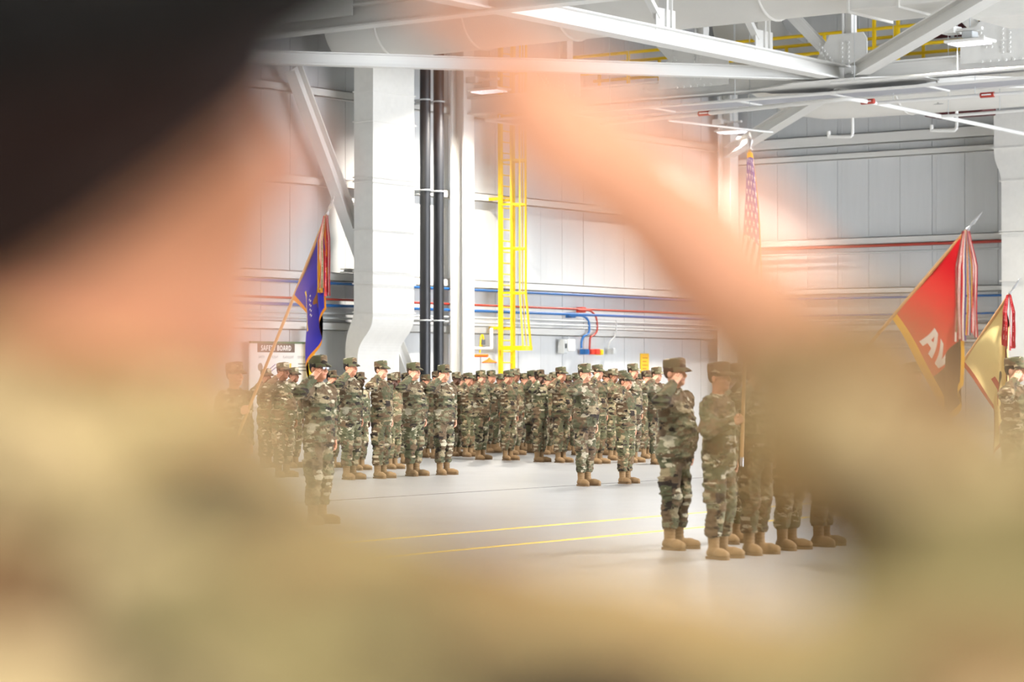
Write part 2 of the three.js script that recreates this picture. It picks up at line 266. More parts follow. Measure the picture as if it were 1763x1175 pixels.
{ // big vertical duct on the left wall: front faces +x, its foot swings back to the wall
  const zr = onX(713, 400, XL + 1.75).z, zl = onX(642, 400, XL + 1.75).z, xf = XL + 1.75, xb = xf - 0.62;
  const y = py => onX(680, py, xf).y, d = thing('vertical_duct', 'large white rectangular duct running down the left wall', 'duct', V(0, 0, 0));
  const yA = y(545), yB = y(618), sh = 0.5, s = new THREE.Shape(), top = 9.9;
  s.moveTo(xb, top); s.lineTo(xf, top); s.lineTo(xf, yA); s.bezierCurveTo(xf, yA - 0.5, xf - sh, yB + 0.55, xf - sh, yB); s.lineTo(xf - sh, 0); s.lineTo(xb - 0.28, 0); s.lineTo(xb - 0.28, yB + 0.2); s.bezierCurveTo(xb - 0.28, yB + 0.8, xb, yA - 0.2, xb, yA + 0.2); s.closePath();
  const g = new THREE.ExtrudeGeometry(s, { depth: Math.abs(zl - zr), bevelEnabled: false, curveSegments: 16 }); g.translate(0, 0, zr);
  part('body', g, M.whiteDuct, d);
  for (const py of [160, 212, 308, 316, 398, 470, 492]) { const yy = onX(645, py - 4, xf).y; part('flange', box(xb - 0.03, xf + 0.025, yy - 0.016, yy + 0.016, zr - 0.05, zl + 0.03), M.whiteDuct, d); }
  part('flange', box(xb - 0.03, xf + 0.025, yA + 0.08, yA + 0.11, zr - 0.05, zl + 0.03), M.whiteDuct, d);
}
{ // duct coming down at the right edge
  const zf = ZR + 1.5, p0 = onZ(1711, 200, zf), p1 = onZ(1724, 330, zf), d = thing('vertical_duct', 'white rectangular duct at the right edge with a tapering top', 'duct');
  const s = new THREE.Shape(), xr = p0.x + 2.6; s.moveTo(p0.x, onZ(1711, 196, zf).y); s.lineTo(p0.x, onZ(1711, 258, zf).y); s.bezierCurveTo(p0.x, onZ(1711, 290, zf).y, p1.x, onZ(1711, 290, zf).y, p1.x, onZ(1711, 318, zf).y); s.lineTo(p1.x, 0); s.lineTo(xr, 0); s.lineTo(xr, onZ(1711, 196, zf).y); s.closePath();
  const g = new THREE.ExtrudeGeometry(s, { depth: 0.9, bevelEnabled: false, curveSegments: 14 }); g.translate(0, 0, zf - 0.9); part('body', g, M.whiteDuct, d);
  for (const py of [255, 312, 398, 402, 484]) { const yy = onZ(1724, py, zf).y; part('flange', box((py < 300 ? p0.x : p1.x) - 0.05, xr + 0.05, yy - 0.02, yy + 0.02, zf - 0.95, zf + 0.05), M.whiteDuct, d); }
}
// twin black pipes
for (const [a, b, l] of [[722.5, 741.5, 'left one of the two thick black vertical pipes beside the white duct'], [746.5, 764, 'right one of the two thick black vertical pipes beside the white column']]) {
  const xp = XL + 1.3, c = onX((a + b) / 2, 400, xp), r = 0.142, p = thing('black_pipe', l, 'pipe', V(c.x, 0, c.z), 'thick black pipes');
  part('pipe', rod(V(0, 0.4, 0), V(0, 10.2, 0), r, 28), M.black, p);
  for (const py of [172, 328, 552]) { const y = onX(732, py, xp).y; const ring = new THREE.TorusGeometry(r + 0.01, 0.022, 6, 24); ring.rotateX(Math.PI / 2); ring.translate(0, y, 0); part('clamp', ring, M.grey, p); part('clamp_arm', box(-1.04, -r, y - 0.025, y + 0.025, -0.03, 0.03), M.grey, p); }
}
// ---------------------------------------------------------------- pipes and fittings on the walls
const pipeRunL = (py, mat, r, label, off = 0.34, z0 = ZR + 0.5, z1 = -30) => { const y = onX(804, py, XL + off).y; return single('conduit_pipe', rod(V(XL + off, y, z0), V(XL + off, y, z1), r, 10), mat, label, 'pipe', 'level pipes along the walls'); };
pipeRunL(499, M.blue, 0.035, 'uppermost blue pipe along the left wall, under the white rail');
pipeRunL(525, M.red, 0.03, 'red pipe along the left wall behind the ladder');
pipeRunL(535, M.blue, 0.04, 'lower blue pipe along the left wall, ending by the blue box', 0.36);
pipeRunL(547, M.grey, 0.028, 'upper grey conduit along the left wall');
pipeRunL(555, M.grey, 0.028, 'lower grey conduit along the left wall');
const pipeRunR = (y, mat, r, label) => single('conduit_pipe', rod(V(XL + 0.6, y, ZR + 0.34), V(-26, y, ZR + 0.34), r, 10), mat, label, 'pipe', 'level pipes along the walls');
pipeRunR(5.6, M.red, 0.045, 'dark red pipe along the right wall, high above the red flag');
pipeRunR(5.4, M.grey, 0.03, 'grey conduit just below the dark red pipe on the right wall');
pipeRunR(4.02, M.blue, 0.035, 'blue pipe along the right wall behind the red flag');
pipeRunR(3.5, M.blue, 0.03, 'lower blue pipe along the right wall between the flags');
pipeRunR(3.34, M.grey, 0.035, 'grey conduit low on the right wall');
pipeRunR(2.5, M.grey, 0.04, 'lowest grey conduit on the right wall');
{ const p = onZ(1561, 562, ZR + 0.36); single('pipe_marker', box(p.x - 0.35, p.x + 0.35, 3.28, 3.4, ZR + 0.28, ZR + 0.4), M.yellow, 'small yellow marker on the right wall pipes beside the flagstaff', 'marker'); }
const wl = (px, py, off = 0.36) => onX(px, py, XL + off);
single('drop_pipe', bentPipe([wl(995, 534), wl(1017, 535), wl(1027, 545), wl(1029, 570), wl(1022, 578), wl(1016, 580), wl(1015, 602)], 0.03), M.red, 'red drop pipe bending down from the red box to the red sockets', 'pipe');
single('drop_pipe', bentPipe([wl(978, 543), wl(1005, 544), wl(1014, 552), wl(1015, 574), wl(1004, 580), wl(1001, 588), wl(1001, 600)], 0.035), M.blue, 'blue drop pipe bending down from the blue box to the blue outlet', 'pipe');
single('drop_pipe', bentPipe([wl(1061, 552), wl(1061, 578), wl(1049, 590), wl(1047, 602)], 0.02), M.grey, 'thin grey drop conduit ending in a small grey box', 'pipe');
function wallBox(px, py, w, h, mat, name, label, cat = 'box') { const p = wl(px, py, 0.1); const b = thing(name, label, cat, V(XL + 0.01, p.y, p.z)); part('body', new RoundedBoxGeometry(0.22, h, w, 2, 0.015).translate(0.2, 0, 0), mat, b); part('lid', box(0.31, 0.325, -h * 0.4, h * 0.4, -w * 0.4, w * 0.4), mat, b); return b; }
wallBox(995, 534, 0.2, 0.16, M.redBright, 'junction_box', 'red junction box at the end of the red pipe');
wallBox(977, 543, 0.22, 0.16, M.blue, 'junction_box', 'blue junction box at the end of the blue pipe');
wallBox(1001, 606, 0.18, 0.16, M.blue, 'wall_outlet', 'blue air outlet on the left wall');
wallBox(1010, 606, 0.18, 0.16, M.redBright, 'wall_outlet', 'left one of the two red sockets on the left wall');
wallBox(1019, 606, 0.22, 0.16, M.redBright, 'wall_outlet', 'right one of the two red sockets, next to the yellow tag');
wallBox(1026, 607, 0.12, 0.16, M.yellow, 'wall_outlet', 'small yellow tag beside the red sockets');
wallBox(1047, 605, 0.14, 0.18, M.grey, 'wall_outlet', 'small grey switch box on the left wall, right of the red sockets');
{ const b = wallBox(963, 597, 0.16, 0.42, M.grey, 'switch_cabinet', 'tall grey electrical switch box on the left wall'); part('handle', box(0.32, 0.38, -0.05, 0.08, 0.02, 0.05), M.darkGrey, b);
  const c = wallBox(974, 595, 0.34, 0.34, M.sign, 'switch_cabinet', 'white electrical switch box beside the tall grey one'); part('conduit', bentPipe([V(0.2, 0.15, 0), V(0.2, 0.34, 0), V(0.2, 0.38, -0.5), V(0.2, 0.38, -3.5)], 0.02), M.grey, c); }
{ // yellow notice
  const t = canvasTex(128, 160, (g, w, h) => { g.fillStyle = '#f0b62c'; g.fillRect(0, 0, w, h); g.fillStyle = '#a87510'; for (let i = 0; i < 4; i++) g.fillRect(20, 30 + i * 30, w - 40 - (i % 2) * 20, 9); });
  const p = wl(1111, 626, 0.05); const m = thing('notice_sign', 'yellow-orange notice on the left wall above the soldiers', 'sign', V(XL + 0.01, p.y, p.z)); part('plate', box(0, 0.03, -0.3, 0.3, -0.22, 0.22), M.yellow, m); const f = new THREE.PlaneGeometry(0.42, 0.58); f.rotateY(Math.PI / 2); f.translate(0.035, 0, 0); part('print', f, std(0xffffff, 0.6, { map: t }), m);
}
{ // emergency shower
  const b = wl(806, 640, 0.3), s = thing('safety_shower', 'orange emergency shower next to the white column', 'shower', V(XL + 0.35, 0, b.z)); const y = wl(820, 613, 0.35).y;
  part('riser', rod(V(0, 0, 0), V(0, y + 0.1, 0), 0.06), M.orange, s); part('arm', rod(V(0, y, 0), V(0.55, y, -0.1), 0.04), M.orange, s); const h = new THREE.LatheGeometry([[0.02, 0.14], [0.05, 0.1], [0.2, 0.03], [0.21, 0], [0, 0]].map(p => new THREE.Vector2(...p)), 20); h.translate(0.6, y - 0.2, -0.1); part('shower_head', h, M.orange, s); part('pull_rod', rod(V(0.3, y - 0.6, -0.1), V(0.3, y, -0.1), 0.015, 6), M.steel, s);
  const w = wl(830, 595, 0.3); const c = single('hanging_cord', bentPipe([wl(826, 608, 0.4), wl(828, 580, 0.4), wl(831, 576, 0.4), wl(833, 586, 0.4), wl(829, 597, 0.4)], 0.025), M.yellow, 'yellow cord with a dark weight hanging left of the ladder', 'cord'); part('weight', rod(wl(831, 585, 0.42), wl(831, 594, 0.42), 0.07), M.darkGrey, c);
  const st = single('support_stand', merge([rod(wl(846, 565, 0.4), wl(846, 600, 0.4), 0.05), rod(wl(808, 600, 0.4), wl(846, 600, 0.4), 0.04)]), M.white, 'white pipe elbow between the shower and the ladder', 'pipe');
}
{ // yellow bollard pipe and safety board
  const p = wl(525, 600, 0.3); single('yellow_post', rod(V(XL + 0.5, 0, p.z), V(XL + 0.5, wl(525, 562).y, p.z), 0.1, 16), M.yellow, 'yellow vertical pipe beside the safety board', 'pipe');
  const a = wl(430, 615, 0.3), b = wl(533, 615, 0.3), w = Math.abs(a.z - b.z), y0 = 0.9, y1 = wl(490, 592, 0.3).y;
  const t = canvasTex(1024, 640, (g, W2, H2) => { g.fillStyle = '#eceae4'; g.fillRect(0, 0, W2, H2); g.fillStyle = '#4b4a44'; g.fillRect(120, 0, 640, 90); g.fillStyle = '#f4f2ec'; g.font = 'bold 74px sans-serif'; g.textAlign = 'center'; g.fillText('SAFETY BOARD', 440, 72);
    g.fillStyle = '#6d6c68'; g.font = '34px sans-serif'; [['SAFETY', 190], ['FLIGHT', 420], ['FLASHLIGHT', 650], ['OFFICERS', 880]].forEach(([s, x]) => g.fillText(s, x, 150));
    g.strokeStyle = '#6b4a86'; g.lineWidth = 9; g.beginPath(); g.moveTo(330, 260); g.lineTo(430, 210); g.moveTo(340, 290); g.lineTo(440, 240); g.stroke(); g.fillStyle = '#d9b53a'; g.fillRect(668, 200, 34, 90); g.fillStyle = '#8f8c84'; for (let i = 0; i < 3; i++) g.fillRect(820, 200 + 34 * i, 150, 12); g.fillStyle = '#8a7f6e'; g.beginPath(); g.arc(170, 240, 42, 0, 7); g.fill(); });
  const s = thing('safety_board', 'white safety board with a dark heading behind the blue flagstaff', 'sign', V(XL + 0.28, 0, (a.z + b.z) / 2)); part('board', box(-0.02, 0.02, y0, y1, -w / 2, w / 2), M.sign, s); const f = new THREE.PlaneGeometry(w, y1 - y0); f.rotateY(Math.PI / 2); f.translate(0.024, (y0 + y1) / 2, 0); part('print', f, std(0xffffff, 0.6, { map: t }), s);
  part('frame', merge([box(-0.02, 0.05, y0 - 0.05, y1 + 0.05, -w / 2 - 0.06, -w / 2), box(-0.02, 0.05, y1, y1 + 0.05, -w / 2, w / 2)]), std(0x3f6b4a, 0.6), s); part('post', box(-0.02, 0.02, 0, y0, -w / 2, -w / 2 + 0.08), M.grey, s); part('post', box(-0.02, 0.02, 0, y0, w / 2 - 0.08, w / 2), M.grey, s);
}
// ---------------------------------------------------------------- yellow ladder with safety cage, and the catwalk
{
  const xl = XL + 0.62, zA = onX(862, 400, xl).z, zB = onX(883, 400, xl).z, zc = (zA + zB) / 2, hw = Math.abs(zA - zB) / 2;
  const l = thing('cage_ladder', 'tall yellow wall ladder with a safety cage', 'ladder', V(xl, 0, zc));
  part('rail', box(-0.05, 0.05, 0.2, 10.9, hw - 0.05, hw + 0.05), M.yellow, l); part('rail', box(-0.05, 0.05, 0.2, 10.9, -hw - 0.05, -hw + 0.05), M.yellow, l);
  for (let y = 0.5; y < 10.8; y += 0.305) part('rung', rod(V(0, y, -hw), V(0, y, hw), 0.018, 6), M.yellow, l);
  const hoop = (y, r, h) => { const pts = []; for (let k = 0; k <= 16; k++) { const a = -Math.PI / 2 + Math.PI * k / 16; pts.push(V(0.05 + Math.cos(a) * r * 1.9, y, Math.sin(a) * r)); } const gs = []; for (let k = 0; k < 16; k++) gs.push(bar(pts[k], pts[k + 1], h, 0.02, V(pts[k].x, 0, pts[k].z).normalize())); return part('cage_hoop', merge(gs), M.yellow, l); };
  const y0 = onX(872, 600, xl).y, step = 1.22; hoop(y0, hw + 0.12, 0.12); for (let k = 1; k < 7; k++) hoop(y0 + 0.3 + k * step, hw + 0.03, 0.06);
  for (const a of [-60, -30, 0, 30, 60]) { const t = a * Math.PI / 180, r0 = hw + 0.12, r1 = hw + 0.03; part('cage_bar', merge([bar(V(0.05 + Math.cos(t) * r0 * 1.9, y0, Math.sin(t) * r0), V(0.05 + Math.cos(t) * r1 * 1.9, y0 + 1.5, Math.sin(t) * r1), 0.045, 0.02, V(Math.cos(t), 0, Math.sin(t))), bar(V(0.05 + Math.cos(t) * r1 * 1.9, y0 + 1.5, Math.sin(t) * r1), V(0.05 + Math.cos(t) * r1 * 1.9, 10.9, Math.sin(t) * r1), 0.045, 0.02, V(Math.cos(t), 0, Math.sin(t)))]), M.yellow, l); }
  for (const py of [342, 565]) { const y = onX(860, py, xl).y; for (const s of [-1, 1]) part('standoff', box(-0.6, 0, y - 0.04, y + 0.04, s * hw - 0.04, s * hw + 0.04), M.yellow, l); }
}
{
  const c = thing('catwalk', 'catwalk with yellow handrails behind the long white truss', 'catwalk', V(0, 9.72, 0)), zN = -57.0, zF = -58.6;
  part('deck', box(XL + 0.3, -13, -0.1, 0, zF - 0.05, zN + 0.05), M.grey, c);
  for (const z of [zN, zF]) {
    for (const [y, r] of [[1.06, 0.035], [0.56, 0.035]]) part('handrail', rod(V(XL + 0.3, y, z), V(-13, y, z), r + 0.012, 8), M.yellow, c);
    part('kick_plate', box(XL + 0.3, -13, 0, 0.12, z - 0.01, z + 0.01), M.yellow, c);
    for (let x = XL + 0.5; x < -13; x += 2.1) part('rail_post', box(x - 0.035, x + 0.035, 0, 1.06, z - 0.035, z + 0.035), M.yellow, c);
  }
  const g = onZ(1505, 60, zN).x; for (const x of [g, g + 0.7]) part('gate_post', box(x - 0.04, x + 0.04, 0, 1.3, zN - 0.04, zN + 0.04), M.yellow, c);
  for (let x = XL + 3; x < -13; x += 6) part('hanger', box(x - 0.03, x + 0.03, -0.1, ROOF - 9.75, zF - 0.09, zF - 0.03), M.grey, c);
  const r0 = onZ(1592, 100, -61.5), r1 = onZ(1692, 30, -61.5), h = thing('equipment_housing', 'dark red equipment housing behind the catwalk at the upper right', 'housing', V((r0.x + r1.x) / 2, 8.9, -61.9));
  part('body', new RoundedBoxGeometry(r1.x - r0.x, 3.2, 0.9, 2, 0.05).translate(0, 1.6, 0), M.maroon, h); part('lid', box(-(r1.x - r0.x) / 2 - 0.05, (r1.x - r0.x) / 2 + 0.05, 3.2, 3.28, -0.5, 0.5), M.maroon, h); part('hanger', box(-0.1, 0.1, 3.28, ROOF - 8.9, -0.1, 0.1), M.grey, h);
}
// ---------------------------------------------------------------- lamps
const lens = new THREE.MeshStandardMaterial({ color: 0xffffff, emissive: 0xf4f0ff, emissiveIntensity: 4, roughness: 0.4 });
{
  let n = 0; const names = { '0,0': 'white LED high-bay lamp next to the tip of the national flagstaff', '0,1': 'white LED high-bay lamp above the yellow ladder', '1,1': 'white LED high-bay lamp at the upper right in front of the maroon housing' };
  LAMP_X.forEach((x, i) => LAMP_Z.forEach((z, j) => {
    const seen = names[i + ',' + j]; let X = x, Z = z;
    const p = { '0,0': onY(1262, 229, LAMP_Y), '0,1': onY(843, 159, LAMP_Y), '1,1': onY(1670, 76, LAMP_Y) }[i + ',' + j]; if (p) { X = p.x; Z = p.z; }
    const l = thing('high_bay_lamp', seen || 'white LED high-bay lamp overhead, outside the picture', 'lamp', V(X, LAMP_Y, Z), seen ? 'lamps in view' : 'lamps out of view');
    part('housing', new RoundedBoxGeometry(1.0, 0.07, 0.62, 2, 0.03).translate(0, 0.06, 0), M.white, l);
    part('driver_box', new RoundedBoxGeometry(0.26, 0.16, 0.3, 2, 0.02).translate(0, 0.2, 0), M.grey, l);
    part('mount_arm', merge([box(-0.62, 0.3, 0.3, 0.36, -0.05, 0.05), box(-0.62, -0.3, 0.26, 0.42, -0.2, 0.2)]), M.white, l);
    part('hanger', rod(V(0, 0.36, 0), V(0, ROOF - LAMP_Y, 0), 0.012, 6), M.grey, l);
    for (let a = 0; a < 7; a++) part('led_strip', box(-0.42 + a * 0.125, -0.34 + a * 0.125, -0.005, 0.026, -0.24, 0.24), lens, l);
    const s = new THREE.SpotLight(LAMP_COLOR, LAMP_CANDELA, 0, 1.36, 0.5, 2); s.position.set(0, -0.06, 0); s.target.position.set(0, -8, 0); s.castShadow = true; s.shadow.radius = 12; s.name = 'lamp_light'; l.add(s); l.add(s.target); s.target.name = 'lamp_aim'; n++;
  }));
}

// ---------------------------------------------------------------- people: distance fields meshed with surface nets
function surfaceNets(sdf, mn, mx, h) {
  const nx = Math.ceil((mx[0] - mn[0]) / h) + 1, ny = Math.ceil((mx[1] - mn[1]) / h) + 1, nz = Math.ceil((mx[2] - mn[2]) / h) + 1;
  const val = new Float32Array(nx * ny * nz); let k = 0;
  for (let z = 0; z < nz; z++) for (let y = 0; y < ny; y++) for (let x = 0; x < nx; x++) val[k++] = sdf(mn[0] + x * h, mn[1] + y * h, mn[2] + z * h);
  const id = (x, y, z) => x + nx * (y + ny * z), vid = new Int32Array(nx * ny * nz).fill(-1), pos = [], idx = [];
  const off = [[0, 0, 0], [1, 0, 0], [0, 1, 0], [1, 1, 0], [0, 0, 1], [1, 0, 1], [0, 1, 1], [1, 1, 1]], ed = [[0, 1], [2, 3], [4, 5], [6, 7], [0, 2], [1, 3], [4, 6], [5, 7], [0, 4], [1, 5], [2, 6], [3, 7]];
  const v = new Float32Array(8);
  for (let z = 0; z < nz - 1; z++) for (let y = 0; y < ny - 1; y++) for (let x = 0; x < nx - 1; x++) {
    let m = 0; for (let c = 0; c < 8; c++) { v[c] = val[id(x + off[c][0], y + off[c][1], z + off[c][2])]; if (v[c] < 0) m |= 1 << c; }
    if (m === 0 || m === 255) continue;
    let n = 0, sx = 0, sy = 0, sz = 0;
    for (const [a, b] of ed) { if ((v[a] < 0) === (v[b] < 0)) continue; const t = v[a] / (v[a] - v[b]); sx += off[a][0] + (off[b][0] - off[a][0]) * t; sy += off[a][1] + (off[b][1] - off[a][1]) * t; sz += off[a][2] + (off[b][2] - off[a][2]) * t; n++; }
    vid[id(x, y, z)] = pos.length / 3; pos.push(mn[0] + (x + sx / n) * h, mn[1] + (y + sy / n) * h, mn[2] + (z + sz / n) * h);
  }
  const quad = (a, b, c, d, flip) => { if (a < 0 || b < 0 || c < 0 || d < 0) return; if (flip) idx.push(a, c, b, a, d, c); else idx.push(a, b, c, a, c, d); };
  for (let z = 1; z < nz - 1; z++) for (let y = 1; y < ny - 1; y++) for (let x = 1; x < nx - 1; x++) {
    const s = val[id(x, y, z)] < 0;
    if (s !== (val[id(x + 1, y, z)] < 0)) quad(vid[id(x, y - 1, z - 1)], vid[id(x, y, z - 1)], vid[id(x, y, z)], vid[id(x, y - 1, z)], !s);
    if (s !== (val[id(x, y + 1, z)] < 0)) quad(vid[id(x - 1, y, z - 1)], vid[id(x - 1, y, z)], vid[id(x, y, z)], vid[id(x, y, z - 1)], !s);
    if (s !== (val[id(x, y, z + 1)] < 0)) quad(vid[id(x - 1, y - 1, z)], vid[id(x, y - 1, z)], vid[id(x, y, z)], vid[id(x - 1, y, z)], !s);
  }
  const g = new THREE.BufferGeometry(); g.setAttribute('position', new THREE.Float32BufferAttribute(pos, 3)); g.setIndex(idx); g.computeVertexNormals(); return g;
}
function boxUV(geo, k = 1) {   // metre-true cloth coordinates, chosen per face
  const g = geo.index ? geo.toNonIndexed() : geo, p = g.attributes.position, uv = new Float32Array(p.count * 2), a = V(0, 0, 0), b = V(0, 0, 0), c = V(0, 0, 0), n = V(0, 0, 0);
  for (let i = 0; i < p.count; i += 3) {
    a.fromBufferAttribute(p, i); b.fromBufferAttribute(p, i + 1); c.fromBufferAttribute(p, i + 2); n.copy(b).sub(a).cross(c.clone().sub(a)); const ax = Math.abs(n.x), ay = Math.abs(n.y) * 0.7, az = Math.abs(n.z);
    [a, b, c].forEach((q, j) => { const o = (i + j) * 2; if (ax >= ay && ax >= az) { uv[o] = q.z * k; uv[o + 1] = q.y * k; } else if (az >= ay) { uv[o] = (q.x + 0.37) * k; uv[o + 1] = q.y * k; } else { uv[o] = q.x * k; uv[o + 1] = (q.z + 0.61) * k; } });
  }
  g.setAttribute('uv', new THREE.BufferAttribute(uv, 2)); return g;
}
const smin = (a, b, k) => { const h = Math.max(k - Math.abs(a - b), 0) / k; return Math.min(a, b) - h * h * k * 0.25; };
const smax = (a, b, k) => -smin(-a, -b, k);
function cap(a, ra, b, rb) { const [ax, ay, az] = a, dx = b[0] - ax, dy = b[1] - ay, dz = b[2] - az, L = dx * dx + dy * dy + dz * dz; return (x, y, z) => { const px = x - ax, py = y - ay, pz = z - az; let t = (px * dx + py * dy + pz * dz) / L; t = t < 0 ? 0 : t > 1 ? 1 : t; const qx = px - t * dx, qy = py - t * dy, qz = pz - t * dz; return Math.sqrt(qx * qx + qy * qy + qz * qz) - (ra + (rb - ra) * t); }; }
function ell(c, r) { return (x, y, z) => { const px = (x - c[0]) / r[0], py = (y - c[1]) / r[1], pz = (z - c[2]) / r[2]; const k0 = Math.sqrt(px * px + py * py + pz * pz), qx = px / r[0], qy = py / r[1], qz = pz / r[2], k1 = Math.sqrt(qx * qx + qy * qy + qz * qz) || 1e-6; return k0 * (k0 - 1) / k1; }; }
const uni = (list, k) => (x, y, z) => { let d = list[0](x, y, z); for (let i = 1; i < list.length; i++) d = smin(d, list[i](x, y, z), k); return d; };
const ad = (a, b, s = 1) => [a[0] + b[0] * s, a[1] + b[1] * s, a[2] + b[2] * s], sb = (a, b) => [a[0] - b[0], a[1] - b[1], a[2] - b[2]];
const nrm = a => { const l = Math.hypot(...a); return [a[0] / l, a[1] / l, a[2] / l]; }, crs = (a, b) => [a[1] * b[2] - a[2] * b[1], a[2] * b[0] - a[0] * b[2], a[0] * b[1] - a[1] * b[0]], dt = (a, b) => a[0] * b[0] + a[1] * b[1] + a[2] * b[2];

function handField(wrist, dir, palmN, curl, thumbSide) {   // palm, four unequal fingers, thumb at the side of the palm
  const d = nrm(dir), n = nrm(ad(palmN, d, -dt(palmN, d))), s = nrm(crs(d, n)).map(v => v * thumbSide), P = (a, b, c) => ad(ad(ad(wrist, d, a), s, b), n, c);
  const list = [cap(ad(wrist, d, -0.06), 0.03, P(0.012, 0, 0), 0.026)];
  const palm = [[0.030, 0.082], [0.010, 0.088], [-0.010, 0.085], [-0.029, 0.078]].map(([b, a]) => cap(P(0.005, b * 0.6, 0), 0.017, P(a, b, 0), 0.0125));
  list.push(...palm);
  const lens4 = [0.072, 0.082, 0.076, 0.058]; const fingers = [];
  [[0.031, 0.082], [0.0105, 0.089], [-0.0105, 0.086], [-0.0305, 0.078]].forEach(([b, a], i) => {
    const L = lens4[i], seg = [0.45, 0.3, 0.25]; let q = P(a, b, 0), ang = 0; const rad = [0.0098, 0.0092, 0.0086, 0.0076];
    seg.forEach((f, j) => { ang += curl * [0.9, 1.1, 0.8][j]; const e = ad(ad(q, d, Math.cos(ang) * L * f), n, Math.sin(ang) * L * f); fingers.push(cap(q, rad[j], e, rad[j + 1])); q = e; });
  });
  const t0 = P(0.025, 0.028, 0.006), t1 = P(0.056, 0.044, 0.012 + curl * 0.012), t2 = P(0.086, 0.04, 0.016 + curl * 0.03); const thumb = uni([cap(t0, 0.0145, t1, 0.0115), cap(t1, 0.0112, t2, 0.009)], 0.006);
  const base = uni(list, 0.02), fg = (x, y, z) => { let m = 9; for (const f of fingers) { const v = f(x, y, z); if (v < m) m = v; } return m; };
  const tip = P(0.175, 0, 0.02 * curl);
  return { sdf: (x, y, z) => smin(smin(base(x, y, z), fg(x, y, z), 0.005), thumb(x, y, z), 0.012), tip, center: P(0.08, 0, 0.03 * curl) };
}

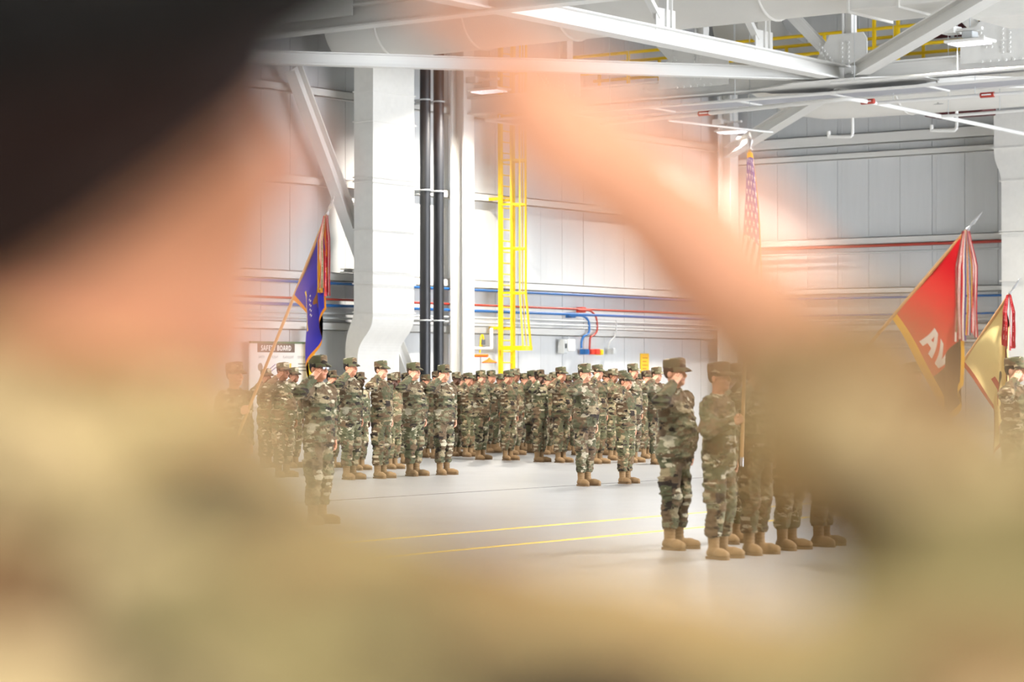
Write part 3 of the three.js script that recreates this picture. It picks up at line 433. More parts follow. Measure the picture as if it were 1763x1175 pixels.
function buildSoldier(o) {
  const { cell = 0.013, headCell = 0.0085, handCell = 0.0065, belly = 0, pose = 'salute', slim = 1, fold = 1.45, sd = 0 } = o;
  const SR = [0, 1.43, 0.19], SL = [0, 1.43, -0.19];
  let ER = [0.1, 1.415, 0.44], WR = [0.113, 1.572, 0.242], HR = [0.0, 0.125, -0.155], PN = [-0.35, -0.8, -0.6], curlR = 0.08;
  if (pose === 'bearer') { ER = [0.06, 1.2, 0.33]; WR = [0.24, 1.27, 0.16]; HR = [0.07, 0.04, -0.09]; PN = [-0.6, 0.1, -0.5]; curlR = 0.85; }
  if (pose === 'fore') { ER = [0.21, 1.41, 0.385]; WR = [0.144, 1.578, 0.196]; HR = [-0.032, 0.124, -0.128]; PN = [-0.35, -0.8, -0.4]; curlR = 0.1; }
  const EL = [-0.035, 1.145, -0.25], WL = [0.01, 0.905, -0.245];
  const foot = 0.38, legs = [1, -1].map(s => ({ s, hip: [0, 0.88, 0.092 * s], knee: [0.018, 0.5, 0.092 * s], ank: [-0.01, 0.1, 0.08 * s], dir: [Math.cos(foot), 0, Math.sin(foot) * s] }));
  // ---- skin: trunk, head and hands meshed apart, merged into one body
  const neck = cap([-0.018, 1.46, 0], 0.058, [-0.004, 1.6, 0], 0.056);
  const trunk = uni([ell([-0.005, 1.3, 0], [0.105, 0.2, 0.155]), ell([0.0, 1.08, 0], [0.1 + belly, 0.2, 0.14]), ell([0, 0.93, 0], [0.105, 0.13, 0.15]), cap(ad(SL, [0, -0.02, 0.02]), 0.05, ad(SR, [0, -0.02, -0.02]), 0.05), neck,
    cap(SR, 0.05, ER, pose === 'fore' ? 0.028 : 0.042), cap(ER, pose === 'fore' ? 0.028 : 0.04, WR, pose === 'fore' ? 0.026 : 0.03), cap(SL, 0.05, EL, 0.042), cap(EL, 0.04, WL, 0.03), ...legs.flatMap(l => [cap(l.hip, 0.075, l.knee, 0.055), cap(l.knee, 0.055, l.ank, 0.04)])], 0.03);
  const headS = uni([ell([-0.008, 1.705, 0], [0.098, 0.102, 0.077]), ell([0.026, 1.632, 0], [0.07, 0.078, 0.058])], 0.03), chin = ell([0.07, 1.583, 0], [0.026, 0.022, 0.026]);
  const nose = uni([cap([0.094, 1.69, 0], 0.009, [0.113, 1.652, 0], 0.0125), ell([0.104, 1.648, 0.012], [0.011, 0.009, 0.009]), ell([0.104, 1.648, -0.012], [0.011, 0.009, 0.009])], 0.01), brow = uni([cap([0.084, 1.704, 0.012], 0.012, [0.07, 1.7, 0.046], 0.011), cap([0.084, 1.704, -0.012], 0.012, [0.07, 1.7, -0.046], 0.011)], 0.02), lip = uni([cap([0.091, 1.62, 0.0], 0.009, [0.083, 1.617, 0.022], 0.006), cap([0.091, 1.62, 0.0], 0.009, [0.083, 1.617, -0.022], 0.006), cap([0.09, 1.61, 0.0], 0.009, [0.083, 1.611, 0.018], 0.006), cap([0.09, 1.61, 0.0], 0.009, [0.083, 1.611, -0.018], 0.006)], 0.006);
  const ears = [1, -1].map(s => ell([-0.012, 1.663, 0.081 * s], [0.022, 0.033, 0.012])), socks = [1, -1].map(s => ell([0.097, 1.683, 0.033 * s], [0.018, 0.013, 0.018]));
  const cheeks = [1, -1].map(s => ell([0.062, 1.645, 0.038 * s], [0.03, 0.026, 0.024]));
  const hdx = pose === 'fore' ? -0.035 : 0, hdy = pose === 'fore' ? -0.03 : 0;
  const head = (x, y, z) => { x -= hdx; y -= hdy; let d = smin(headS(x, y, z), chin(x, y, z), 0.03); d = smin(d, Math.min(cheeks[0](x, y, z), cheeks[1](x, y, z)), 0.025); d = smin(d, brow(x, y, z), 0.018); d = smax(d, -Math.min(socks[0](x, y, z), socks[1](x, y, z)), 0.012); d = smin(d, nose(x, y, z), 0.012); d = smin(d, lip(x, y, z), 0.008); if (pose !== 'fore') d = smin(d, Math.min(ears[0](x, y, z), ears[1](x, y, z)), 0.01); return smin(d, neck(x, y, z), 0.03); };
  const hr = handField(WR, HR, PN, curlR, pose === 'bearer' ? 1 : 1), hl = handField(WL, [0.05, -1, 0.02], [0.2, 0, 1], 0.75, -1);
  const bounds = (f, c, r, h) => surfaceNets(f, [c[0] - r, c[1] - r, c[2] - r], [c[0] + r, c[1] + r, c[2] + r], h);
  const paint = (g, isHead) => { const p = g.attributes.position, col = new Float32Array(p.count * 3); for (let i = 0; i < p.count; i++) { const x = p.getX(i), y = p.getY(i), z = p.getZ(i); let c = [1, 1, 1]; if (isHead) { if (x > 0.07 && Math.abs(y - 1.616) < 0.009 && Math.abs(z) < 0.026) c = [0.75, 0.5, 0.5]; else if (x > 0.05 && Math.abs(Math.abs(z) - 0.033) < 0.014 && Math.abs(y - 1.684) < 0.005) c = [0.12, 0.1, 0.1]; else if (x > 0.05 && Math.abs(Math.abs(z) - 0.032) < 0.02 && Math.abs(y - 1.706) < 0.006) c = [0.3, 0.22, 0.2]; } col.set(c, i * 3); } g.setAttribute('color', new THREE.BufferAttribute(col, 3)); return g; };
  const bodyParts = [surfaceNets((x, y, z) => smax(smax(trunk(x, y, z), y - 1.5, 0.01), 0.09 - y, 0.01), [-0.3, 0.05, -0.4], [0.35, 1.58, 0.55], 0.03), surfaceNets((x, y, z) => Math.max(head(x, y, z), 1.47 - y), [-0.15, 1.45, -0.11], [0.15, 1.83, 0.11], headCell), bounds(hr.sdf, hr.center, 0.15, handCell), bounds(hl.sdf, hl.center, 0.15, handCell)];
  const body = mergeGeometries(bodyParts.map((g, i) => paint(g.toNonIndexed(), i === 1)));
  // ---- hair
  const hairS = (x, y, z) => { x -= hdx; y -= hdy; if (pose === 'fore') return Math.max(headS(x, y, z) - 0.017, 1.55 + (x + 0.09) * 0.75 - y, x - 0.085); const d = headS(x, y, z) - 0.006; return Math.max(d, 1.63 - y + (x > -0.03 ? (x + 0.03) * 0.9 : 0), x - 0.035 - (y > 1.72 ? 0.03 : 0), Math.min(0, 1) + (Math.abs(z) > 0.06 && x > -0.035 && y < 1.69 ? (1.69 - y) : -1)); };
  const hair = surfaceNets(hairS, [-0.15, 1.53, -0.11], [0.1, 1.84, 0.11], 0.008);
  // ---- jacket
  const N = (x, y, z, f) => noise3.noise(x * f + sd, y * f + sd * 1.7, z * f - sd);
  const fwdUp = nrm(sb(WR, ER)), fwdUl = nrm(sb(WL, EL));
  const torsoJ = uni([ell([0.0, 1.3, 0], [0.135 * slim, 0.215, 0.2]), ell([0.012 + belly * 0.6, 1.1, 0], [0.14 * slim + belly, 0.23, 0.19 + belly * 0.5]), ell([0.004, 0.95, 0], [0.148 * slim + belly * 0.6, 0.22, 0.192 + belly * 0.4]), cap(ad(SL, [0, 0, 0.02]), 0.068, ad(SR, [0, 0, -0.02]), 0.068)], 0.05);
  const cu = pose === 'fore' ? 0.012 : 0, collar = pose === 'fore' ? cap([-0.045, 1.45, 0], 0.08, [-0.035, 1.53 + cu, 0], 0.072) : cap([-0.02, 1.45, 0], 0.088, [-0.008, 1.53, 0], 0.078);
  const fr = pose === 'fore' ? 0.86 : 1, armR = uni([cap(ad(SR, [0, -0.005 - (1 - fr) * 0.1, 0]), 0.08 * fr, ER, 0.07 * fr), cap(ER, pose === 'fore' ? 0.045 : 0.068, pose === 'fore' ? ad(WR, [0, -0.013, 0]) : WR, pose === 'fore' ? 0.046 : 0.047)], pose === 'fore' ? 0.012 : 0.03), armL = uni([cap(ad(SL, [0, -0.005, 0]), 0.078, EL, 0.066), cap(EL, 0.064, WL, 0.048)], 0.03);
  const hem = 0.865;
  const jacketF = (x, y, z) => {
    let d = torsoJ(x, y, z); d = smin(d, collar(x, y, z), 0.03); d = Math.max(d, y - 1.535 - cu - 0.18 * (-x - 0.02));
    let ar = armR(x, y, z), al = armL(x, y, z);
    const cutR = (x - WR[0]) * fwdUp[0] + (y - WR[1]) * fwdUp[1] + (z - WR[2]) * fwdUp[2]; ar = Math.max(ar, cutR - 0.004 + (pose === 'fore' ? 0.058 : 0));
    const cutL = (x - WL[0]) * fwdUl[0] + (y - WL[1]) * fwdUl[1] + (z - WL[2]) * fwdUl[2]; al = Math.max(al, cutL - 0.004);
    d = smin(d, Math.min(ar, al), 0.035);
    if (Math.abs(d) < 0.05) {
      const f1 = N(x * 0.6 + y * 0.5, y * 1.5 + Math.abs(z) * 0.8, z * 0.7, 9), f2 = N(x, y * 1.4 + z * 0.5, z, 19);
      d += fold * (0.013 * f1 + 0.006 * f2 - 0.008 * Math.max(0, 1 - Math.abs(Math.abs(f1) - 0.02) * 9));
      if (x > 0.03 && y > 1.15 && y < 1.33 && Math.abs(z) > 0.035 && Math.abs(z) < 0.15) d -= 0.009;       // slanted chest pockets
      if (x > 0.03 && y > 1.305 && y < 1.345 && Math.abs(z) > 0.03 && Math.abs(z) < 0.155) d -= 0.006;
      if (x > 0.03 && Math.abs(z) < 0.022) d -= 0.006;                                                       // front placket
      if (y < hem + 0.03) d -= 0.003;
    }
    d = Math.max(d, hem + 0.012 * Math.sin(z * 16 + sd) - y);
    return d;
  };
  const jacket = boxUV(surfaceNets(jacketF, [-0.28, 0.8, -0.42], [0.34 + belly, 1.68, 0.58], cell));
  // ---- trousers
  const pel = ell([0.0, 0.93, 0], [0.135 + belly * 0.5, 0.15, 0.172]);
  const legT = legs.map(l => uni([cap(l.hip, 0.104, [0.018, 0.5, l.knee[2]], 0.083), cap([0.018, 0.5, l.knee[2]], 0.083, [-0.012, 0.25, l.ank[2] * 1.04], 0.077)], 0.03));
  const trousersF = (x, y, z) => {
    let d = smin(pel(x, y, z), Math.min(legT[0](x, y, z), legT[1](x, y, z)), 0.05); if (y < 0.78) d = Math.max(d, 0.006 - Math.abs(z));
    if (Math.abs(d) < 0.05) { const f1 = N(x * 0.7 + 5, y * 1.3 + z * 0.6, z * 0.8, 9), f2 = N(x, y * 1.9 + x * 0.6, z + 3, 17); d += fold * (0.013 * f1 + 0.007 * f2 - 0.008 * Math.max(0, 1 - Math.abs(f1) * 9)); if (y > 0.52 && y < 0.7 && Math.abs(x + 0.01) < 0.085 && Math.abs(z) > 0.13) d -= 0.02; if (y > 0.675 && y < 0.71 && Math.abs(x + 0.01) < 0.09 && Math.abs(z) > 0.13) d -= 0.006; }
    return Math.max(d, 0.2 + 0.01 * Math.sin(x * 40 + sd) - y, y - 1.02);
  };
  const trousers = boxUV(surfaceNets(trousersF, [-0.24, 0.16, -0.26], [0.26 + belly, 1.06, 0.26], cell));
  // ---- boots
  const boots = legs.map(l => {
    const B = (f, y) => [l.ank[0] + l.dir[0] * f, y, l.ank[2] + l.dir[2] * f];
    const f = uni([cap(B(-0.005, 0.27), 0.056, B(0, 0.1), 0.05), cap(B(-0.045, 0.055), 0.042, B(0.1, 0.052), 0.046), cap(B(0.1, 0.05), 0.048, B(0.165, 0.044), 0.042)], 0.035);
    const g = surfaceNets((x, y, z) => { const r = f(x, y, z); return Math.max(Math.abs(r) < 0.03 && y > 0.1 ? r + 0.003 * Math.sin(y * 190) * (x > l.ank[0] ? 1 : 0.3) : r, 0.022 - y, y - 0.27); }, [-0.2, 0, -0.28], [0.3, 0.3, 0.28], cell < 0.012 ? 0.009 : 0.011);
    const s = new THREE.Shape(); s.absarc(-0.045, 0, 0.047, Math.PI / 2, Math.PI * 1.5); s.lineTo(0.06, -0.046); s.absarc(0.155, 0, 0.05, -Math.PI / 2, Math.PI / 2); s.lineTo(0.06, 0.046); s.closePath();
    const sg = new THREE.ExtrudeGeometry(s, { depth: 0.024, bevelEnabled: false, curveSegments: 8 }); sg.rotateX(-Math.PI / 2); sg.rotateY(-Math.atan2(l.dir[2], l.dir[0])); sg.translate(l.ank[0], 0, l.ank[2]);
    return { boot: boxUV(g), sole: sg };
  });
  return { body, hair: hair.toNonIndexed(), jacket, trousers, boots, hr, WR, ER, WL };
}
// patrol cap: flat-topped crown and a curved stiff visor
const capGeo = (() => {
  const prof = [[0.0935, 0], [0.0965, 0.004], [0.0955, 0.035], [0.0965, 0.04], [0.0945, 0.085], [0.089, 0.094], [0.06, 0.099], [0.001, 0.101]].map(p => new THREE.Vector2(...p));
  const g = new THREE.LatheGeometry(prof, 28); g.scale(1.13, 1, 0.93); const p = g.attributes.position; for (let i = 0; i < p.count; i++) { const y = p.getY(i); if (y > 0.05) p.setY(i, y - 0.012 * (p.getX(i) < 0 ? 1 : 0.2) + 0.004 * Math.sin(p.getZ(i) * 70)); } g.computeVertexNormals(); g.rotateZ(0.04); g.translate(-0.006, 1.728, 0); return boxUV(g);
})();
const visorGeo = (() => {
  const pos = [], idx = [], n = 16, m = 4; const pt = (i, j, top) => { const a = (-72 + 144 * i / n) * Math.PI / 180, t = j / m, rx = 0.106 + 0.072 * t * Math.pow(Math.cos(a * 0.95), 0.7), rz = 0.088 + 0.012 * t; return [rx * Math.cos(a), -0.026 * t * t - 0.01 * t + 0.016 * (Math.cos(a) - 1) * t + (top ? 0.0025 : -0.0025), rz * Math.sin(a)]; };
  for (const top of [1, 0]) for (let i = 0; i <= n; i++) for (let j = 0; j <= m; j++) pos.push(...pt(i, j, top));
  const K = (n + 1) * (m + 1), id = (i, j, l) => l * K + i * (m + 1) + j; for (let i = 0; i < n; i++) { for (let j = 0; j < m; j++) { idx.push(id(i, j, 0), id(i + 1, j, 0), id(i, j + 1, 0), id(i + 1, j, 0), id(i + 1, j + 1, 0), id(i, j + 1, 0), id(i, j, 1), id(i, j + 1, 1), id(i + 1, j, 1), id(i + 1, j, 1), id(i, j + 1, 1), id(i + 1, j + 1, 1)); } idx.push(id(i, m, 0), id(i + 1, m, 0), id(i, m, 1), id(i + 1, m, 0), id(i + 1, m, 1), id(i, m, 1)); }
  const g = new THREE.BufferGeometry(); g.setAttribute('position', new THREE.Float32BufferAttribute(pos, 3)); g.setIndex(idx); g.computeVertexNormals(); g.translate(-0.006, 1.735, 0); return boxUV(g);
})();
const FULL = 1.835;   // height of the prototype from sole to crown
function assemble(geo, cm, skin, hairMat, headwear = true) {
  const g = new THREE.Group();
  part('body', geo.body, skin, g); part('hair', geo.hair, hairMat, g); part('jacket', geo.jacket, cm[0], g); part('trousers', geo.trousers, cm[1], g);
  for (const b of geo.boots) { const m = part('boot', b.boot, M.boot, g); part('sole', b.sole, M.sole, m); }
  if (headwear) { const c = part('patrol_cap', capGeo, cm[2], g); part('visor', visorGeo, cm[2], c); }
  return g;
}
const geoHi = buildSoldier({ cell: 0.0115, headCell: 0.0075, handCell: 0.006, sd: 1.3 });
const geoHi2 = buildSoldier({ cell: 0.0115, headCell: 0.0075, handCell: 0.006, belly: 0.035, sd: 7.9 });
const geoLo = buildSoldier({ cell: 0.0155, headCell: 0.01, handCell: 0.008, sd: 3.7 });
const geoLo2 = buildSoldier({ cell: 0.0155, headCell: 0.01, handCell: 0.008, belly: 0.03, sd: 11.2 });
const geoBear = buildSoldier({ cell: 0.0125, headCell: 0.009, handCell: 0.007, pose: 'bearer', sd: 5.1 });
function soldier(px, feetY, topY, geo, label, group, opt = {}) {
  const p = opt.at || onY(px, feetY, 0), depth = p.clone().sub(EYEP).dot(FWD), top = at(px, topY, depth).y;
  const s = Math.min(1.1, Math.max(0.92, top / FULL));
  const i = Math.floor(rnd() * 8), k = opt.skin ?? (rnd() < 0.7 ? (rnd() < 0.5 ? 0 : 1) : rnd() < 0.6 ? 2 : 3);
  const g = assemble(geo, [camoMats[i], camoMats[(i + (rnd() < 0.5 ? 0 : 3)) % 8], camoMats[(i + 1) % 8]], skins[k], rnd() < 0.6 ? M.hairDark : M.hairBrown);
  g.name = numbered('person'); g.position.set(p.x, 0, p.z); g.scale.set(s * (opt.wide || rr(0.97, 1.05)), s, s * (opt.wide || rr(0.97, 1.06))); g.rotation.y = (opt.turn ?? rr(-6, 6)) * Math.PI / 180; scene.add(g); tag(g, label, 'person', group);
  return g;
}
// --- the line of leaders in front of the left formation
const L1 = 'leaders standing in a line on the left', R2 = 'second line behind the leaders';
soldier(487, 822, 623, geoHi2, 'saluting soldier in a patrol cap just right of the blue flagstaff', L1, { skin: 2 });
soldier(603, 826, 615, geoHi, 'saluting soldier directly in front of the large vertical duct, leftmost of four in line', L1, { skin: 1 });
soldier(656, 824, 620, geoHi, 'saluting soldier in a greener uniform, second of the four leaders in line', L1, { skin: 0 });
soldier(712, 820, 623, geoHi2, 'stout saluting soldier standing in front of the left black pipe', L1, { skin: 0, wide: 1.08 });
soldier(764, 818, 627, geoHi, 'saluting soldier in front of the white column, rightmost of the four leaders', L1, { skin: 0 });
soldier(505, 806, 632, geoLo, 'soldier half hidden behind the soldier right of the blue flagstaff', R2);
soldier(458, 806, 634, geoLo, 'soldier behind the blue flag bearer, mostly covered by blur', R2);
soldier(571, 806, 637, geoLo, 'soldier mostly hidden behind the soldier in dark glasses', R2);
soldier(619, 810, 640, geoLo, 'soldier half hidden behind the leftmost of the four leaders', R2, { skin: 3 });
soldier(682, 788, 640, geoLo, 'soldier visible between the second and third of the four leaders', R2);
soldier(676, 808, 642, geoLo2, 'soldier hidden behind the second of the four leaders, boots showing', R2);
soldier(700, 799, 641, geoLo, 'soldier peeking out left of the stout leader', R2, { skin: 3 });
soldier(733, 788, 645, geoLo, 'soldier visible between the stout leader and the rightmost leader', R2);
soldier(752, 790, 638, geoLo2, 'soldier right behind the rightmost of the four leaders', R2);
// --- the formation in the middle distance
const G1 = 'front line of the middle formation', G2 = 'rear lines of the middle formation';
const ord = ['first', 'second', 'third', 'fourth', 'fifth', 'sixth', 'seventh', 'eighth', 'ninth', 'tenth', 'eleventh', 'twelfth'];
[[786, 786, 640, geoLo, 3], [806, 787, 641, geoLo], [828, 792, 637, geoLo2, 0], [875, 793, 637, geoLo, 1], [929, 796, 636, geoLo, 3], [966, 797, 631, geoLo2, 1], [1029, 799, 627, geoLo, 0], [1056, 793, 634, geoLo, 2], [1090, 797, 625, geoLo, 1], [1113, 790, 637, geoLo, 1], [1131, 800, 631, geoLo2, 0]].forEach(([px, f, t, g, k], i) => soldier(px, f, t, g, `saluting soldier, ${ord[i]} from the left in the front line of the middle formation`, G1, { skin: k }));
[[818, 779, 645], [846, 780, 637], [861, 777, 643], [887, 784, 634], [902, 777, 642], [916, 780, 637], [942, 783, 646], [954, 781, 640], [993, 784, 641], [1044, 784, 638], [1072, 785, 637], [1120, 786, 640]].forEach(([px, f, t], i) => soldier(px, f, t, geoLo, `soldier, ${ord[i]} from the left in the line just behind the middle formation's front`, G2));
[[796, 774, 647], [834, 774, 645], [874, 775, 646], [909, 775, 645], [934, 769, 646], [978, 776, 645], [1010, 777, 644], [1098, 778, 643]].forEach(([px, f, t], i) => soldier(px, f, t, geoLo, `soldier, ${ord[i]} from the left in the rearmost line of the middle formation`, G2));
// --- soldiers standing out in front
const s545 = soldier(548, 902, 610, geoHi, 'saluting soldier in dark glasses below the blue flag, nearest on the left', 'soldiers standing in front', { skin: 1, turn: 2, wide: 1.0 });
{ const g = merge([box(0.094, 0.104, 1.672, 1.694, 0.008, 0.052), box(0.094, 0.104, 1.672, 1.694, -0.052, -0.008), box(0.1, 0.104, 1.686, 1.69, -0.01, 0.01), box(0.0, 0.098, 1.686, 1.692, 0.076, 0.08), box(0.0, 0.098, 1.686, 1.692, -0.08, -0.076)]); part('dark_glasses', g, M.glasses, s545); }
soldier(1007, 837, 625, geoHi2, 'saluting soldier standing alone in front of the formation, left one of a pair', 'soldiers standing in front', { skin: 0, turn: -2 });
soldier(1077, 833, 641, geoHi, 'shorter saluting soldier, right one of the pair in front of the formation', 'soldiers standing in front', { skin: 1, turn: 4 });
const G3 = 'colour party on the right';
soldier(1162, 946, 615, geoHi2, 'saluting soldier at the left end of the right-hand colour party', G3, { skin: 0, turn: 4, wide: 1.05 });
const usB = soldier(1238, 962, 622, geoBear, 'soldier holding the national flag, boots nearest to the camera', G3, { skin: 1, turn: 2 });
soldier(1300, 955, 618, geoHi, 'third soldier from the left in the right-hand colour party', G3, { skin: 1, turn: -5 });
const rdB = soldier(1356, 947, 620, geoBear, 'soldier holding the red flag, mostly behind the blurred arm', G3, { skin: 0, turn: -2 });
soldier(1416, 941, 622, geoHi, 'rightmost soldier of the colour party whose boots show beside the blurred sleeve', G3, { skin: 2, turn: 6 });
soldier(1262, 936, 625, geoLo, 'soldier behind the national flag bearer, only one boot showing', G3);
soldier(1748, 906, 613, geoHi, 'saluting soldier at the right edge below the yellow flag', 'soldiers standing in front', { skin: 0, turn: 0 });
const blB = soldier(404, 905, 622, geoBear, 'soldier holding the blue flag, mostly covered by the blurred face', 'flag bearers', { skin: 0, turn: 0 });
const ylB = soldier(1572, 895, 622, geoBear, 'soldier holding the yellow flag, behind the blurred sleeve', 'flag bearers', { skin: 0, turn: 0 });

// ---------------------------------------------------------------- flags
function grip(b) { return b.localToWorld(V(0.292, 1.3, 0.085)); }
scene.updateMatrixWorld(true);
function ribbonGeo(x0, z0, len, w, amp, ph) { // hanging strip with thickness
  const n = 18, pos = [], uv = [], idx = []; for (const s of [0, 1]) for (let i = 0; i <= n; i++) { const t = i / n, y = -len * t, dx = amp * Math.sin(t * 7 + ph) * t, dz = amp * Math.cos(t * 5 + ph) * t + (s ? 0.003 : 0), tw = ph + t * 0.9, sp = 0.5 + 0.5 * t; for (const e of [-1, 1]) { pos.push(x0 * (0.25 + 0.75 * Math.min(1, t * 3)) + dx + e * w / 2 * Math.cos(tw * 0.5) * sp, y, z0 * (0.25 + 0.75 * Math.min(1, t * 3)) + dz + e * w / 2 * Math.sin(tw * 0.5) * sp); uv.push((e + 1) / 2, t); } }
  const K = (n + 1) * 2; for (let s = 0; s < 2; s++) for (let i = 0; i < n; i++) { const a = s * K + i * 2; if (s) idx.push(a, a + 2, a + 1, a + 1, a + 2, a + 3); else idx.push(a, a + 1, a + 2, a + 1, a + 3, a + 2); }
  const g = new THREE.BufferGeometry(); g.setAttribute('position', new THREE.Float32BufferAttribute(pos, 3)); g.setAttribute('uv', new THREE.Float32BufferAttribute(uv, 2)); g.setIndex(idx); g.computeVertexNormals(); return g;
}
const thin = g => { const h = mergeGeometries([g, (() => { const k = g.clone(), p = k.attributes.position, n = k.attributes.normal; for (let i = 0; i < p.count; i++) p.setXYZ(i, p.getX(i) - n.getX(i) * 0.002, p.getY(i) - n.getY(i) * 0.002, p.getZ(i) - n.getZ(i) * 0.002); const ix = k.index.array; for (let i = 0; i < ix.length; i += 3) { const t = ix[i]; ix[i] = ix[i + 1]; ix[i + 1] = t; } return k; })()]); return h; };
// cloth on a slanted staff: from the hoist each thread runs to a gathered fold line under the staff head, then hangs straight down
function drape(topP, dir, hoist, fly, gatherW, folds, s0 = 0, reach = 1, steep = 0.95) {
  const ns = 60, nt = 56, pos = [], uv = [], idx = [], side = V(0, 0, 1);
  for (let i = 0; i <= ns; i++) { const s = i / ns, hp = topP.clone().addScaledVector(dir, -hoist * s);
    const tx = topP.x - gatherW * s * 1.0 + 0.02, dxl = Math.max(0, tx - hp.x) * reach, drop = dxl * steep, diag = Math.hypot(dxl, drop);
    for (let j = 0; j <= nt; j++) { const l = fly * j / nt; let x, y; if (l < diag && diag > 0.01) { const k = l / diag; x = hp.x + dxl * k; y = hp.y - drop * k * (0.85 + 0.15 * k); } else { x = hp.x + dxl; y = hp.y - drop - (l - diag); }
      const g = Math.min(1, l / Math.max(0.15, diag)); const zz = 0.05 * g * Math.sin(s * folds + s0) + 0.012 * Math.sin(l * 9 + s * 8 + s0), xx = 0.022 * g * Math.cos(s * folds * 1.3 + s0);
      pos.push(x + xx, y, hp.z + zz); uv.push(j / nt, 1 - s); } }
  for (let i = 0; i < ns; i++) for (let j = 0; j < nt; j++) { const a = i * (nt + 1) + j, b = a + nt + 1; idx.push(a, b, a + 1, a + 1, b, b + 1); }
  const g = new THREE.BufferGeometry(); g.setAttribute('position', new THREE.Float32BufferAttribute(pos, 3)); g.setAttribute('uv', new THREE.Float32BufferAttribute(uv, 2)); g.setIndex(idx); g.computeVertexNormals(); return thin(g);
}
const ribbonTex = ['#b3202c|#f4f0ea|#b3202c', '#2a3f86|#f4f0ea|#c22b34|#e0b53a', '#f2ede6|#c22b34|#f2ede6|#b3202c', '#c22b34|#e6d9b0|#2f6a4a|#e6d9b0|#c22b34', '#a4161f', '#e8c33a|#c22b34|#e8c33a', '#5a3a86|#e8e2d4|#c22b34'].map(s => { const c = s.split('|'); return canvasTex(64, 256, (g, w, h) => { c.forEach((k, i) => { g.fillStyle = k; g.fillRect(w * i / c.length, 0, w / c.length + 1, h); }); g.fillStyle = 'rgba(250,245,235,0.85)'; for (let y = 30; y < h - 20; y += 46) { for (let r = 0; r < 6; r++) g.fillRect(24, y + r * 5, 3 + ((r * 7 + y) % 13), 3); } }); });
const ribbonMats = ribbonTex.map(t => std(0xffffff, 0.75, { map: t }));
function flag(b, label, topPx, topPy, o) {
  const root = b; const p0 = grip(b), d0 = p0.clone().sub(EYEP).dot(FWD);
  // the staff leans forward (+x) in the bearer's plane, so its head lies in the plane z = grip.z
  const top = onZ(topPx, topPy, p0.z), dir = top.clone().sub(p0).normalize();
  const f = thing('flag', label, 'flag', p0.clone(), 'flags carried by the colour parties');
  const loc = v => v.clone().sub(p0), foot = p0.clone().addScaledVector(dir, -0.42);
  const st = part('staff', rod(loc(foot), loc(top), 0.0165, 12), M.wood, f); part('ferrule', rod(loc(foot), loc(foot.clone().addScaledVector(dir, 0.08)), 0.019), M.chrome, st);
  const sp = new THREE.LatheGeometry([[0, 0], [0.028, 0.01], [0.03, 0.03], [0.014, 0.05], [0.012, 0.07], [0.03, 0.1], [0.022, 0.15], [0.004, 0.23], [0, 0.235]].map(q => new THREE.Vector2(...q)), 14); sp.scale(1, 1, 0.5); sp.rotateX(Math.PI / 2); along(sp, loc(top), loc(top.clone().add(dir))); part('spearhead', sp, M.chrome, f);
  const hp = top.clone().addScaledVector(dir, -0.04);
  const cl = part('cloth', drape(loc(hp), dir, o.hoist, o.fly, o.gather, o.folds, o.s0, o.reach ?? 1, o.steep ?? 0.95), o.mat, f);
  if (o.ribbons) for (let i = 0; i < o.ribbons; i++) { const a = i / o.ribbons * 6.28, g = ribbonGeo(0.03 + 0.055 * (o.spread || 1) * Math.cos(a), 0.06 + 0.05 * Math.sin(a), o.ribLen * (0.88 + 0.12 * rnd()), 0.052, 0.012, i * 1.7); const q = loc(top.clone().addScaledVector(dir, 0.0)); g.translate(q.x, q.y, q.z); part('streamer', g, o.ribMats ? ribbonMats[o.ribMats[i % o.ribMats.length]] : ribbonMats[i % ribbonMats.length], f); }
  if (o.cords) for (let i = 0; i < 6; i++) { const g = ribbonGeo(-0.03 + 0.012 * i, 0.1, o.ribLen * 0.95, 0.02, 0.01, i * 2.1), q = loc(top); g.translate(q.x, q.y, q.z); part('gold_cord', g, M.gold, f); }
  return f;
}
const clothMat = t => new THREE.MeshStandardMaterial({ map: t, roughness: 0.95, side: THREE.DoubleSide });
const fringe = (g, w, h, col, f = 0.03) => { g.fillStyle = col; g.fillRect(0, h - h * f * 1.3, w, h * f * 1.3); g.fillRect(w - w * f, 0, w * f, h); g.fillRect(0, 0, w, h * f * 0.8); };
const blueTex = canvasTex(1024, 768, (g, w, h) => {
  g.fillStyle = '#2a2aa0'; g.fillRect(0, 0, w, h);
  g.save(); g.translate(420, 400); g.fillStyle = '#8c5a2a'; g.beginPath(); g.ellipse(0, 0, 60, 110, 0, 0, 7); g.fill(); for (const s of [-1, 1]) { g.beginPath(); g.moveTo(0, -40); g.quadraticCurveTo(s * 170, -210, s * 230, -80); g.quadraticCurveTo(s * 190, 60, s * 40, 60); g.fill(); } g.fillStyle = '#f0ead8'; g.beginPath(); g.arc(0, -130, 36, 0, 7); g.fill(); g.fillRect(-28, -30, 56, 70); g.fillStyle = '#c23a32'; for (let i = 0; i < 3; i++) g.fillRect(-24 + i * 18, -6, 8, 46); g.strokeStyle = '#e8c33a'; g.lineWidth = 20; g.beginPath(); g.moveTo(-230, 190); g.quadraticCurveTo(0, 260, 230, 190); g.stroke(); g.fillStyle = '#f3efe2'; for (let i = 0; i < 13; i++) { g.beginPath(); g.arc(-150 + (i % 7) * 50, -230 + Math.floor(i / 7) * 40, 12, 0, 7); g.fill(); } for (let i = 0; i < 9; i++) g.fillRect(-120 + i * 28, 130 + (i % 2) * 14, 18, 12); g.restore();
  fringe(g, w, h, '#d9881e', 0.045);
});
